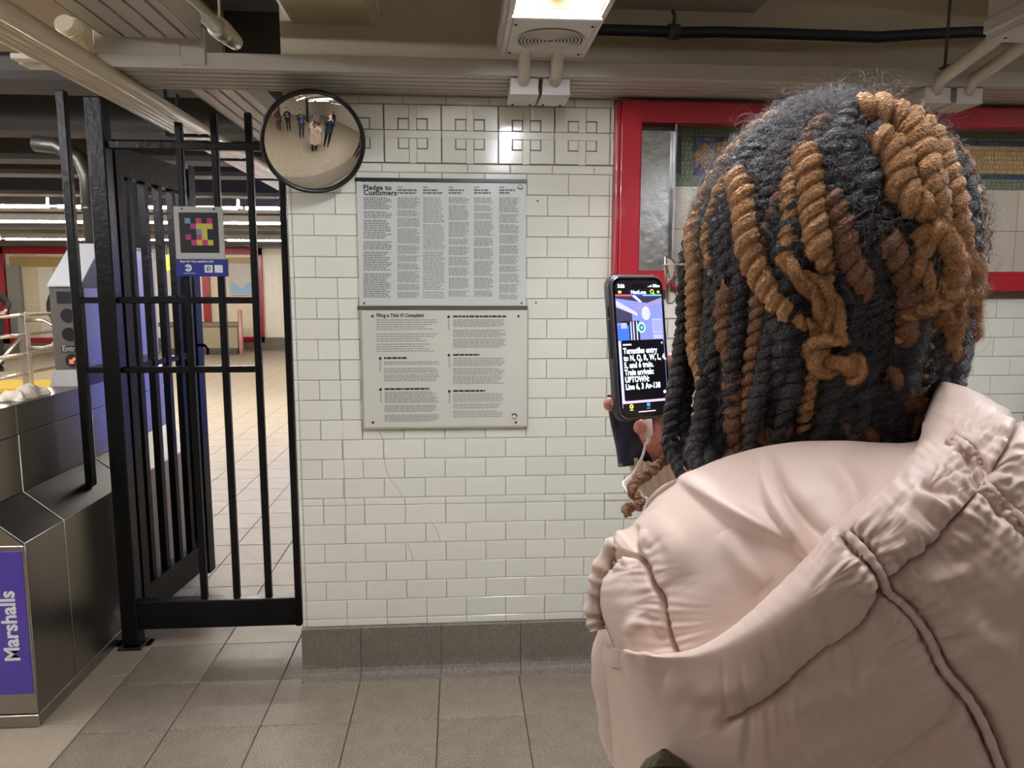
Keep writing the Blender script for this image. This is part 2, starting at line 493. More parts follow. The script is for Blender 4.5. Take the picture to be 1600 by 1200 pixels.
pl = o.build('steel_plate', mat('worn_steel_plate', (178,180,180), 0.22, 1.0, bump=0.35, bscale=25, var=0.12, vscale=35), wall)
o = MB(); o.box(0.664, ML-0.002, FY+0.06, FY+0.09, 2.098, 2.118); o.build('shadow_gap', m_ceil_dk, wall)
o = MB(); o.cbox(ML-0.004, ML+0.004, FY+0.02, ZM, 1.575, 2.118, 0.001); o.build('steel_edge', m_steel, wall)

# ---- ceiling: slab, down-stand beams
ce = MB()
ce.box(-11, 6, -7.5, 3.2, 2.86, 3.0)
ce.box(-11, 6, 3.2, 18.4, 2.86, 3.0)
ceiling = structure('ceiling', ce, m_ceil)
def beam(x0, x1, y0, y1, z, m_=m_beam, nm='beam', ch=0.03):
    o = MB()
    if y1-y0 > x1-x0: o.prism([(x0+ch, z), (x1-ch, z), (x1, z+ch), (x1, 2.87), (x0, 2.87), (x0, z+ch)], y0, y1, 'y')
    else: o.prism([(y0+ch, z), (y1-ch, z), (y1, z+ch), (y1, 2.87), (y0, 2.87), (y0, z+ch)], x0, x1, 'x')
    o.build(nm, m_, ceiling)
# fascia over the cable trunking and the beams that run towards us
fa = MB(); fa.box(-0.62, 4.6, WY+0.004, WY+0.012, 2.204, 2.87); fa.build('fascia', mat('fascia_paint', (206,194,168), 0.7, bump=0.25, bscale=14, var=0.10, vscale=2.5), wall)
beam(-0.60, -0.27, -2.5, WY+0.004, 2.44)
beam(0.52, 1.12, -2.5, WY+0.004, 2.52, mat('grey_paint', (188,180,174), 0.7, var=0.06, vscale=3))
beam(2.4, 2.9, -2.5, WY+0.004, 2.5)
beam(-4.6, -1.02, 2.0, 3.5, 2.52, mat('brown_beige_paint', (168,146,112), 0.7, var=0.08, vscale=2))
beam(-0.98, -0.62, 2.3, 3.2, 2.62, m_ceil_dk, ch=0.005)  # dark tone stands in for the unlit recess
m_beam_shade = mat('beam_paint_shaded', (84,81,78), 0.7, var=0.08, vscale=3)  # dimness of the nearer far-side beams put into a darker paint
beam(-9.5, -0.4, 3.56, 3.9, 2.44, m_beam_shade)
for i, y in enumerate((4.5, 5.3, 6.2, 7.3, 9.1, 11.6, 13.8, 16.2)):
    beam(-10.9, -0.4, y, y+0.28, 2.40-0.03*(i % 2), m_beam_shade if y < 7 or i % 2 else m_beam_far)
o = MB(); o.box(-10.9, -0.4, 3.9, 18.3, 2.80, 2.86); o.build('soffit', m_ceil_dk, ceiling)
for i, y in enumerate((-0.9, -2.6, -4.6, -6.4)):
    beam(-8, 5.9, y, y+0.3, 2.55, m_beam)

# far and side walls
def plain_wall(nm, x0, x1, y0, y1, z0, z1, m_):
    b = MB(); b.box(x0, x1, y0, y1, z0, z1); return structure(nm, b, m_)
far = plain_wall('wall_back', -11, -0.3, 18.3, 18.5, 0, 2.9, m_white_wall)
def far_tiles(x0, x1, z0, z1, m_, s=0.2, h=0.1, y=18.3):
    b = MB(); z = z0; r = 0
    while z < z1-0.01:
        x = x0-(r % 2)*s/2
        while x < x1-0.01:
            a, e = max(x, x0)+.004, min(x+s, x1)-.004
            if e > a: b.box(a, e, y-0.012, y+0.004, z+.004, min(z+h, z1)-.004)
            x += s
        z += h; r += 1
    o = b.build('tile_field', m_, far); o['kind'] = 'stuff'
far_tiles(-4.62, -3.2, 0.28, 2.35, m_white_wall, 0.32, 0.16)
far_tiles(-10.4, -9.9, 0.28, 2.35, mat('cream_wall_far', (214,200,172), 0.35), 0.32, 0.16)
m_cream = mat('cream_wall_far', (214,200,172), 0.35)
far_tiles(-5.95, -4.85, 0.30, 1.95, m_cream, 0.22, 0.22)
far_tiles(-9.55, -7.4, 0.30, 1.95, m_cream, 0.22, 0.22)
o = MB(); o.box(-11, -3.0, 18.22, 18.31, 0, 0.28); structure('baseboard_back', o, m_base)
o = MB(); o.box(-0.42, -0.30, WY+0.24, 18.4, 0, 2.86); structure('wall_right_of_passage', o, m_white_wall)
o = MB(); o.box(-11.1, -11, -7.5, 18.4, 0, 2.9); structure('wall_left', o, m_white_wall)
o = MB(); o.box(5.95, 6.05, -7.5, 3.0, 0, 2.9); structure('wall_right', o, m_white_wall)
o = MB(); o.box(-11, 6, -7.6, -7.5, 0, 2.9); structure('wall_behind', o, m_white_wall)
def far_frame(nm, x0, x1, z0, z1, y=18.2):
    b = MB(); t = 0.16
    b.box(x0, x0+t, y, y+.1, z0, z1); b.box(x1-t, x1, y, y+.1, z0, z1); b.box(x0, x1, y, y+.1, z1-t, z1); b.box(x0, x1, y, y+.1, z0, z0+t*0.8)
    structure(nm, b, m_red)
    b = MB(); b.box(x0+t+.1, x1-t, y+.07, y+.1, z1-t-0.30, z1-t-0.06); o = b.build('mosaic_strip', m_gold, far)
far_frame('trim_2', -6.1, -4.70, 0.17, 2.42)
far_frame('trim_3', -10.75, -7.5, 0.17, 2.42)
o = MB(); o.box(-10.55, -10.25, 18.2, 18.3, 0.35, 2.0); o.build('steel_plate', m_steel, far)

# ---- dark green columns
def column(x, y, lab, r=0.13):
    t = thing('column', lab, 'column', (x, y, 0), 'dark green steel columns')
    b = MB(); b.cbox(x-r, x+r, y-0.012, y+0.012, 0.02, 2.86, 0.003); b.cbox(x-r, x+r, y-r, y-r+0.02, 0.02, 2.86, 0.004); b.cbox(x-r, x+r, y+r-0.02, y+r, 0.02, 2.86, 0.004)
    b.cbox(x-0.012, x+0.012, y-r, y+r, 0.02, 2.86, 0.003)
    b.build('shaft', m_green, t)
    b = MB(); b.cbox(x-r-.03, x+r+.03, y-r-.03, y+r+.03, 0, 0.05, 0.006); b.build('base_plate', m_green, t)
column(-2.60, 6.2, 'dark green steel column just left of the open gate leaf, beyond the fence', 0.10)
column(-1.9, -3.6, 'dark green steel column behind us, left one of the two in the round mirror')
column(1.3, -3.8, 'dark green steel column behind us, right one of the two in the round mirror')

# ================================================================== OVERHEAD SERVICES
m_trunk = mat('grey_trunking', (186,181,173), 0.38, var=0.05, vscale=3)
m_trunk_lt = mat('pale_trunking', (204,197,188), 0.36, var=0.05, vscale=3)
m_pipe = mat('cream_pipe', (214,202,174), 0.42, bump=0.25, bscale=40, var=0.08, vscale=8)
m_groove = mat('groove_grey', (34,32,31), 0.7)
m_dark = mat('dark_gap', (22,22,24), 0.8)
m_cable = mat('dark_blue_cable', (30,32,46), 0.5)
m_fix = mat('fixture_enamel', (204,199,196), 0.4)
m_refl = mat('white_reflector', (248,246,240), 0.35)

def trunking_x(nm, lab, x0, x1, y0, y1, z, zt, ribs, m_=m_trunk):
    t = thing(nm, lab, 'cable trunking', ((x0+x1)/2, (y0+y1)/2, z))
    b = MB(); b.cbox(x0, x1, y0+.004, y1, z+0.016, zt-.001, 0.003); b.build('casing', m_groove, t)
    b = MB(); b.cbox(x0, x1, y0, y0+.006, z-.006, zt, 0.0015); b.box(x0, x1, y0+.004, y1, zt-.001, zt); b.build('front_face', m_, t)
    yy = [y0+0.004]+[y0+r for r in ribs]+[y1-0.004]
    for a, c in zip(yy, yy[1:]):
        b = MB(); b.cbox(x0, x1, a+0.0065, c-0.0065, z-0.006, z+0.017, 0.002); b.build('cover_strip', m_, t)
    return t
# main run along the wall head
tr = trunking_x('cable_trunking', 'long grey ribbed cable trunking along the top of the tiled wall', -1.12, 3.3, 2.505, 2.775, 2.212, 2.256, (0.05, 0.10, 0.145, 0.195, 0.235))
for x in (-0.2, 0.03, 0.6, 1.3):
    b = MB(); b.cyl((x, 2.53, 2.208), (x, 2.53, 2.203), 0.005, 8); b.build('screw', m_trunk, tr)
def trunking_y(lab, x0, x1, y0, y1, z, zt, ribs, m_=m_trunk):
    t = thing('cable_trunking', lab, 'cable trunking', ((x0+x1)/2, (y0+y1)/2, z))
    b = MB(); b.cbox(x0+.003, x1-.003, y0, y1, z+0.016, zt, 0.003); b.build('casing', m_groove, t)
    b = MB(); b.box(x0, x0+.004, y0, y1, z-.005, zt); b.box(x1-.004, x1, y0, y1, z-.005, zt); b.build('side_lip', m_, t)
    xx = [x0+0.003]+[x0+r for r in ribs]+[x1-0.003]
    for a, c in zip(xx, xx[1:]):
        b = MB(); b.cbox(a+0.005, c-0.005, y0, y1, z-0.006, z+0.017, 0.002); b.build('cover_strip', m_, t)
    return t
t1 = trunking_y('grey ribbed trunking overhead at left, running towards us into a cross box', -1.10, -0.80, -1.5, 2.50, 2.30, 2.36, (0.065, 0.13, 0.195, 0.255))
b = MB(); b.cbox(-1.13, -0.865, 2.50, 2.53, 2.245, 2.315, 0.003); b.build('end_box', m_trunk, t1)
b = MB(); b.cbox(-0.865, -0.79, 2.50, 2.68, 2.215, 2.33, 0.003); b.build('corner_box', m_trunk, t1)
b = MB(); b.cbox(-1.40, -0.87, 2.535, 2.575, 2.232, 2.25, 0.002); b.cbox(-1.40, -0.82, 2.58, 2.64, 2.228, 2.25, 0.002); b.build('cover_plate', m_trunk_lt, t1)
trunking_y('pale ribbed trunking above the gate, leading away past the round mirror', -0.99, -0.77, 2.78, 7.5, 2.25, 2.31, (0.055, 0.11, 0.165), m_trunk_lt)
# bank of conduits, sloping across the upper left
rk = thing('conduit_bank', 'bank of parallel cream conduits crossing the upper left above the fence', 'conduits', (-1.12, 3.2, 2.18))
for i, (x, r, z) in enumerate(((-1.205, 0.011, 2.176), (-1.180, 0.011, 2.178), (-1.155, 0.012, 2.178), (-1.129, 0.012, 2.180), (-1.085, 0.026, 2.182))):
    b = MB(); b.tube([(x, -0.5, z), (x, 2.0, z), (x, 6.0, z)], r, 12); b.build('conduit', m_pipe, rk)
for y in (3.30, 3.44, 3.9, 4.6, 5.4):
    b = MB(); b.cbox(-1.225, -1.05, y, y+0.03, 2.150, 2.160, 0.002); b.cbox(-1.225, -1.217, y, y+0.03, 2.150, 2.355, 0.002); b.build('clamp', m_dark, rk)
b = MB(); b.tube([(-1.165, 2.40, 2.30), (-1.165, 2.46, 2.28), (-1.162, 2.50, 2.235), (-1.157, 2.58, 2.195)], [0.028, 0.030, 0.03, 0.026], 12); b.tube([(-1.165, 2.425, 2.295),(-1.165, 2.45, 2.286)], 0.038, 12); b.build('elbow', m_pipe, rk)
# thick cream pipe with a coupling and its hanger
pp = thing('ceiling_pipe', 'thick cream pipe with a coupling and a rod hanger at upper left', 'pipe', (-0.72, 2.2, 2.40))
pa, pb = onZ(285, -6, 2.42), onZ(368, 66, 2.42)
dv = (pb-pa)/np.linalg.norm(pb-pa)
b = MB(); b.tube([pa-dv*3.0, pa+dv*0.30], 0.026, 14); b.build('pipe', m_pipe, pp)
b = MB(); q = pa+(pb-pa)*0.68; b.tube([q-dv*0.035, q-dv*0.03, q+dv*0.03, q+dv*0.035], [0.028, 0.037, 0.037, 0.030], 14); b.tube([q+dv*0.035, q+dv*0.07, pb, pb+dv*0.02], [0.03, 0.034, 0.028, 0.012], 14); b.build('coupling', m_pipe, pp)
b = MB(); b.cyl(q+np.array([0.0,0,0.03]), q+np.array([0.0,0,0.45]), 0.005, 8); b.cbox(q[0]-0.02, q[0]+0.02, q[1]-0.01, q[1]+0.01, q[2]+0.10, q[2]+0.106, 0.001); b.build('hanger_rod', m_pipe, pp)

# ---- light fixture rows
def emat(nm, rgb, st):
    return mat(nm, rgb, 0.4, emit=(rgb, st))
m_tube = emat('lit_tube', (246,248,255), L_NEAR)
m_tube_far = emat('lit_tube_far', (255,248,238), L_FAR)
m_tube_back = emat('lit_tube_back', (248,249,255), L_BACK)
def trough_y(lab, x0, x1, y0, y1, z, m_t, ntube=1, speaker=False, ylens=None, grp=None):
    t = thing('light_fixture', lab, 'light fixture', ((x0+x1)/2, (y0+y1)/2, z), grp)
    h = 0.13; w_ = 0.014; ye = ylens if ylens else y1-0.02
    b = MB(); b.box(x0, x0+w_, y0, y1, z, z+h); b.box(x1-w_, x1, y0, y1, z, z+h); b.box(x0, x1, y0, y1, z+h, z+h+0.01)
    b.box(x0+w_, x1-w_, y1-0.012, y1, z+0.002, z+h); b.box(x0, x1, y0, y0+0.012, z, z+h)
    b.cbox(x0-0.012, x0+0.004, y0, y1, z+0.02, z+0.06, 0.003); b.cbox(x1-0.004, x1+0.012, y0, y1, z+0.02, z+0.06, 0.003)
    b.build('housing', m_fix, t)
    b = MB(); b.box(x0+w_, x1-w_, y0+.012, ye, z+h-0.012, z+h-0.002); b.box(x0+w_, x0+w_+.003, y0+.012, ye, z+0.012, z+h-.004); b.box(x1-w_-.003, x1-w_, y0+.012, ye, z+0.012, z+h-.004)
    b.box(x0+w_, x1-w_, ye-0.006, ye, z+0.004, z+h-.004); b.build('reflector', m_refl, t)
    for k in range(ntube):
        xc = (x0+x1)/2+(k-(ntube-1)/2)*0.09
        b = MB(); b.cyl((xc, y0+0.05, z+0.06), (xc, ye-0.07, z+0.06), 0.017, 14); b.build('lamp_tube', m_t, t)
        b = MB(); b.tube([(xc, ye-0.075, z+0.06), (xc, ye-0.05, z+0.06), (xc, ye-0.02, z+0.058)], [0.018, 0.0195, 0.012], 14); b.cbox(xc-0.02, xc+0.02, ye-0.03, ye-0.005, z+0.05, z+h-0.01, 0.003); b.build('lamp_holder', m_refl, t)
    if speaker:
        b = MB(); b.cbox(x0+w_+.001, x1-w_-.001, ye+0.004, y1-0.008, z-0.003, z+0.008, 0.002); sp = b.build('speaker_panel', m_fix, t)
        b = MB(); b.cbox(x0+0.006, x1-0.006, ye-0.016, ye+0.004, z-0.006, z+0.012, 0.004); b.build('cross_lip', m_refl, t)
        cx, cy = (x0+x1)/2+0.004, (ye+y1)/2-0.005
        b = MB(); b.cyl((cx, cy, z-0.0035), (cx, cy, z-0.0055), 0.098, 40); b.build('grille_back', mat('grille_dark', (58,55,55), 0.6), sp)
        for k in range(9):
            r = 0.010+k*0.0108
            b = MB(); b.lathe([(r, -0.002), (r+0.0020, -0.005), (r+0.0040, -0.005), (r+0.0052, -0.002)], (cx, cy, z-0.0035), 48); b.build('grille_ring', m_fix, sp)
        for (sx_, sy_) in ((x0+.025, ye+.05), (x1-.025, ye+.05), (x0+.025, y1-.05), (x1-.025, y1-.05)):
            b = MB(); b.cyl((sx_, sy_, z-0.003), (sx_, sy_, z-0.0055), 0.004, 8); b.build('screw', m_dark, sp)
        b = MB(); b.cbox((x0+x1)/2-.065, (x0+x1)/2+.065, ye-0.0095, ye-0.006, z+0.022, z+0.105, 0.001); b.build('end_label', mat('tan_label', (206,176,132), 0.6), t)
    return t
trough_y('long fluorescent fixture overhead with a round speaker grille at its end', 0.142, 0.412, 0.45, 2.495, 2.262, m_tube, 1, True, 2.14)
trough_y('fluorescent fixture overhead at the right edge, with twin conduits and boxes', 1.60, 1.87, 0.1, 2.24, 2.262, m_tube, 1, True, 1.85)
def batten(lab, x, y0, y1, z, m_t):
    t = thing('light_fixture', lab, 'light fixture', (x, (y0+y1)/2, z))
    b = MB(); b.cbox(x-.045, x+.045, y0, y1, z, z+.055, .006); b.build('housing', m_fix, t)
    for y in (y0+.02, y1-.02):
        b = MB(); b.cbox(x-.02, x+.02, y-.012, y+.012, z-.06, z+.002, .003); b.build('lamp_holder', m_refl, t)
    b = MB(); b.cyl((x, y0+.03, z-.04), (x, y1-.03, z-.04), .019, 12); b.build('lamp_tube', m_t, t)
m_tube_bl = emat('lit_tube_back_left', (248,249,255), L_BACK*1.2)
m_tube_lane = emat('lit_tube_lane', (248,249,255), L_BACK*7.0)
for (x, y, mt, lab) in ((0.28, -2.6, m_tube_back, 'bare strip light behind us, nearest of the middle row in the mirror'), (0.28, -5.4, m_tube_back, 'bare strip light behind us, far end of the middle row'),
    (1.99, -2.7, m_tube_back, 'bare strip light behind us, near one of the right row'), (1.99, -5.4, m_tube_back, 'bare strip light behind us, far end of the right row'),
    (-2.2, -2.6, m_tube_bl, 'bright bare strip light behind us, near one of the left row'), (-2.2, -5.4, m_tube_bl, 'bright bare strip light behind us, far end of the left row'),
    (-2.5, 0.75, m_tube_lane, 'bright bare strip light over the turnstile lane at left'), (3.9, -2.6, m_tube_back, 'bare strip light by the right-hand wall behind us'), (3.9, 0.4, m_tube_back, 'bare strip light near the right-hand wall')):
    batten(lab, x, y, y+2.1, 2.46, mt)
batten('added bare strip light out of view at left, to brighten the turnstile and its box', -3.4, 1.4, 3.45, 2.43, m_tube_lane)  # lamp added off to the side to light the display box top
def trough_x(lab, x0, x1, y, z, grp):
    t = thing('light_fixture', lab, 'light fixture', ((x0+x1)/2, y, z), grp)
    b = MB(); b.prism([(y-0.11, z+.02), (y-0.10, z+0.10), (y+0.10, z+0.10), (y+0.11, z+.02), (y+0.10, z+.02), (y+0.09, z+0.09), (y-0.09, z+0.09), (y-0.10, z+.02)], x0, x1, 'x'); b.build('housing', m_beam_far, t)
    b = MB(); b.cyl((x0+.03, y, z+0.02), (x1-.03, y, z+0.02), 0.02, 10); b.build('lamp_tube', m_tube_far, t)
for i, (y, z, nm) in enumerate(((7.9, 2.30, 'nearest'), (9.75, 2.30, 'middle'), (13.4, 2.30, 'farthest'))):
    for k, kn in enumerate(('leftmost', 'second from left', 'middle', 'second from right', 'rightmost')):
        x = -9.6+k*1.85
        trough_x('strip light of the %s row on the far ceiling, %s of five' % (nm, kn), x, x+1.82, y, z, 'far strip lights, %s row' % nm)
# conduits and junction boxes under the fixture ends
def drops(xs, ye, side):
    for k, xa in enumerate(xs):
        t = thing('conduit_box', 'grey %s junction box with a short fat conduit, under the end of the %s fixture' % (('left', 'right')[k], side), 'junction box', (xa, 2.60, 2.155))
        z0 = 2.156
        b = MB(); b.cbox(xa-0.046, xa+0.046, 2.52, 2.665, z0, z0+0.048, 0.002); b.build('box', m_fix, t)
        b = MB(); b.cbox(xa-0.048, xa+0.048, 2.518, 2.667, z0-0.005, z0+0.003, 0.0015); b.build('lid', m_fix, t)
        for s_ in (-1, 1):
            b = MB(); b.cyl((xa+s_*.03, 2.65, z0-0.004), (xa+s_*.03, 2.65, z0-0.008), 0.004, 8); b.build('screw', m_dark, t)
        b = MB(); b.tube([(xa-0.004, ye+.002, 2.292), (xa-0.004, ye+.04, 2.275), (xa-0.004, 2.50, 2.225), (xa-.004, 2.535, 2.19)], 0.0215, 14); b.build('conduit', mat('conduit_grey', (202,194,180), 0.45), t)
drops((0.222, 0.327), 2.40, 'middle')
drops((1.645, 1.760), 2.22, 'right-hand')
# dark cable slung along the fascia, rod hanger with its bracket
cb = thing('slung_cable', 'thick dark cable slung along the fascia right of the middle fixture', 'cable', (1.2, 2.7, 2.43))
pts = [onY(x, y, 2.66) for x, y in ((890,46),(960,47),(1030,49),(1060,51),(1120,50),(1200,52),(1290,55),(1370,58),(1450,53),(1520,50),(1590,50),(1700,46),(1900,44))]
b = MB(); b.tube(pts, 0.019, 12); b.build('cable', m_cable, cb)
q = onY(1052, 50, 2.66); b = MB(); b.tube([q+np.array([-.02,0,0]), q+np.array([.02,0,0])], 0.026, 12); b.tube([q+np.array([0,0,.02]), q+np.array([0.01,0.02,.06]), q+np.array([0.0,0.02,.08])], 0.006, 8); b.build('cable_clip', m_ceil_dk, cb)
rd = thing('rod_hanger', 'thin hanger rod on a small bracket above the trunking, right of the hair', 'hanger', (1.55, 2.52, 2.256))
q = onY(1477, 95, 2.55)
b = MB(); b.cyl((q[0], q[1], 2.262), (q[0]+.004, q[1], 2.85), 0.005, 8); b.build('rod', m_ceil_dk, rd)
b = MB(); b.cbox(q[0]-.05, q[0]+.035, q[1]-.02, q[1]+.02, 2.255, 2.264, 0.002); b.cbox(q[0]-.01, q[0]+.03, q[1]-.02, q[1]+.02, 2.262, 2.282, 0.002); b.build('bracket', m_ceil_dk, rd)
# ================================================================== THINGS ON THE WALL
m_ink = mat('print_black', (46,48,52), 0.6)
m_ink2 = mat('print_grey', (146,148,146), 0.6)
m_ink3 = mat('print_mid', (104,106,106), 0.6)
m_paper = mat('poster_paper', (204,207,204), 0.30, coat=0.35)
m_paper2 = mat('poster_paper_warm', (206,205,194), 0.28, coat=0.35, var=0.03, vscale=5)
m_black = mat('black_metal', (18,19,22), 0.35)
m_screw = mat('screw_grey', (70,70,68), 0.4, 0.6)
XR, ZU = (1, 0, 0), (0, 0, 1)
def words(b, px0, px1, py0, py1, Y, pitch, fill=0.55, rag=0.25):
    """unreadably small print: rows of word-long dashes"""
    y = py0
    while y < py1:
        a, e = onY(px0, y, Y), onY(px1, y, Y)
        h = pitch*fill*Y/FPX
        x = a[0]; xe = a[0]+(e[0]-a[0])*(1-rag*rnd.random()**2)
        while x < xe:
            wv = rnd.uniform(0.006, 0.022)
            b.add([(x, Y, a[2]-h/2), (min(x+wv, xe), Y, a[2]-h/2), (min(x+wv, xe), Y, a[2]+h/2), (x, Y, a[2]+h/2)], [(0,1,2,3)])
            x += wv+0.0022
        y += pitch
PY = 2.766
po = thing('notice_poster', 'pale grey notice headed Pledge to Customers, six narrow columns of small print', 'notice', (-0.05, PY, 1.68))
b = MB(); b.cbox(-0.366, 0.251, PY, PY+0.010, 1.452, 1.911, 0.0015); b.build('sheet', m_paper, po)
b = MB(); b.cbox(-0.371, 0.254, PY-0.004, PY+0.011, 1.900, 1.9135, 0.0015); b.build('top_rail', m_black, po)
b = MB(); b.cbox(-0.374, 0.259, PY-0.003, PY+0.011, 1.4375, 1.4515, 0.0015); b.build('bottom_rail', mat('grey_rail', (76,76,68), 0.4), po)
t_ = PY-0.0006
q = onY(567.5, 296.5, t_); text('heading', 'Pledge to', 0.0252, m_ink, po, q, XR, ZU, 0.0008, space=1.06)
q = onY(568, 304.5, t_); text('heading', 'Customers', 0.0252, m_ink, po, q, XR, ZU, 0.0008, space=1.06)
b = MB()
for (a, e) in ((309,327),(331,340),(344,364),(366,374),(378,390),(394,424),(428,462),(464,466)): words(b, 568, 612, a, e, t_, 2.75, 0.45)
b.build('small_print', m_ink3, po)
for i, (c0, c1, mm) in enumerate(((621,656,m_ink2),(661,695,m_ink),(701,733,m_ink2),(740.5,771,m_ink2),(780,811,m_ink2))):
    b = MB(); words(b, c0, c1-4, 297, 304, t_, 4.4, 0.6, 0.4); words(b, c0, c0+8, 292.5, 294, t_, 3, 0.5, 0.0); b.build('column_heading', m_ink3, po)
    b = MB(); y = 309
    while y < 466:
        k = rnd.choice((10, 14, 18, 24)); words(b, c0, c1, y, min(y+k, 467), t_, 2.0 if mm is m_ink2 else 2.9, 0.62 if mm is m_ink2 else 0.5, 0.2); y += k+2.2
    b.build('small_print', m_ink2, po)
for (x, y) in ((569,473.5),(815,473.5),(568,283),(812,283)):
    q = onY(x, y, PY); b = MB(); b.cyl(q+np.array([0,0.002,0]), q+np.array([0,-0.002,0]), 0.004, 10); b.build('screw', m_screw, po)
q = onY(813, 291, PY); b = MB(); b.tube([q+np.array([0.010*math.cos(t), -0.0012, 0.010*math.sin(t)]) for t in np.linspace(-2.8, -0.4, 9)], 0.0022, 6); b.tube([q+np.array([0.008*math.cos(t), -0.0012, -0.004+0.008*math.sin(t)]) for t in np.linspace(0.5, 2.6, 9)], 0.0012, 6); b.build('corner_emblem', m_black, po)
# lower notice
QY = 2.764
p2 = thing('notice_poster', 'lower cream notice about a Title VI Complaint in a clear screwed-on holder', 'notice', (-0.05, QY, 1.21))
b = MB(); b.cbox(-0.366, 0.262, QY, QY+0.012, 0.988, 1.437, 0.0015); b.build('holder', mat('holder_edge', (168,166,154), 0.25), p2)
b = MB(); b.cbox(-0.357, 0.256, QY-0.0012, QY+0.004, 0.996, 1.435, 0.0008); b.build('sheet', m_paper2, p2)
t_ = QY-0.0018
q = onY(588, 495.3, t_); text('heading', 'Filing a Title VI Complaint', 0.0187, m_ink, p2, q, XR, ZU, 0.0006, sx=0.84, space=1.05)
b = MB()
for (a, e) in ((500,516.5),(522,534),(538,550.5)): words(b, 588, 684, a, e, t_, 3.6, 0.42, 0.3)
for (a, e) in ((566,572),(576,583),(586,597)): words(b, 600, 686, a, e, t_, 3.0, 0.55, 0.12)
for (a, e) in ((613,630),(634,644),(649,659)): words(b, 601, 686, a, e, t_, 2.3, 0.62, 0.12)
for (a, e) in ((500,512),(516,527),(530,543)): words(b, 708, 791, a, e, t_, 2.5, 0.6, 0.12)
for (a, e) in ((560,573),(576,585),(588,600)): words(b, 708, 789, a, e, t_, 2.8, 0.55, 0.15)
for (a, e) in ((616,628),(632,640),(643,654)): words(b, 708, 788, a, e, t_, 2.8, 0.5, 0.15)
b.build('small_print', m_ink2, p2)
b = MB()
for (x0, x1, y) in ((600,636,559.5),(601,671,608),(708,791,494.5),(708,749,554.5),(708,758,611)): words(b, x0, x1, y, y+1, t_, 5, 0.62, 0.0)
b.build('sub_headings', m_ink, p2)
b = MB()
for (x, y) in ((594,560),(594.5,608.5),(701,495),(701.5,555),(702,611.5)):
    q = onY(x, y, t_); b.cyl(q, q-np.array([0,0.0006,0]), 0.0055, 12)
b.build('bullets', m_ink, p2)
b = MB()
for (x, y) in ((594,572),(595,620),(701,507),(702,566),(702,622)): words(b, x-1.2, x+1.6, y-7, y+8, t_, 2.4, 0.6, 0)
b.build('side_notes', m_ink2, p2)
for (x, y) in ((582,494),(810,494),(583,660),(806,660)):
    q = onY(x, y, QY); b = MB(); b.cyl(q+np.array([0,0.002,0]), q+np.array([0,-0.003,0]), 0.005, 10); b.build('screw', m_screw, p2)
q = onY(803.5, 651, QY-0.002)
b = MB(); b.disc(q, 0.0125, -0.001, 0.0); ro = b.build('round_emblem', m_paper, p2)
b = MB(); b.tube([q+np.array([0.0105*math.cos(t), -0.0015, 0.0105*math.sin(t)]) for t in np.linspace(0.1, 2.6, 10)], 0.0026, 6); b.tube([q+np.array([0.009*math.cos(t), -0.0015, 0.009*math.sin(t)]) for t in np.linspace(3.3, 5.9, 10)], 0.0012, 6); b.build('emblem_arc', m_ink, ro)
# drilled plug holes in the tiles
for (x, y) in ((840,314),(837.5,473)):
    q = onY(x, y, WY-0.0006); b = MB(); b.cyl(q+np.array([0,0.002,0]), q-np.array([0,0.0004,0]), 0.0042, 10); b.build('plug_hole', m_ink3, wall)

# ---- convex mirror
MC = np.array([-0.484, 2.615, 2.004])
MT, MA = rad(25.5), rad(17)          # tipped down, turned to our right
ax = np.array([math.sin(MA)*math.cos(MT), -math.cos(MA)*math.cos(MT), -math.sin(MT)])
sx_ = np.array([math.cos(MA), math.sin(MA), 0]); uz_ = np.cross(ax, sx_); uz_ = uz_ if uz_[2] > 0 else -uz_
mi = thing('convex_mirror', 'round convex safety mirror with black rim at the head of the tiled wall', 'mirror', tuple(MC))
def mpt(r, t, h): return MC+sx_*(r*math.cos(t))+uz_*(r*math.sin(t))+ax*h
RC, RR = 0.40, 0.166
b = MB(); G = []
h0 = math.sqrt(RC*RC-RR*RR)
for i in range(25):
    a = math.asin(RR/RC)*i/24
    G.append([mpt(max(RC*math.sin(a), 1e-5), 2*math.pi*k/72, RC*math.cos(a)-h0) for k in range(72)])
b.grid(G, True, True); b.build('mirror_dome', mat('mirror', (238,234,224), 0.015, 1.0), mi)
b = MB(); prof = [(0.160, 0.004), (0.166, 0.010), (0.172, 0.008), (0.174, 0.0), (0.173, -0.012), (0.165, -0.016), (0.02, -0.018), (1e-5, -0.018)]
b.grid([[mpt(r, 2*math.pi*k/72, h) for k in range(72)] for r, h in prof], True, True); b.build('rim', m_black, mi)
b = MB(); e = MC-ax*0.018; b.cyl(e, e-ax*0.05, 0.03, 14); b.tube([e-ax*0.04, e-ax*0.06+np.array([0,0.03,0.0]), np.array([e[0]-.02, WY+0.0, e[2]+.02])], 0.012, 10); b.build('bracket', m_black, mi)

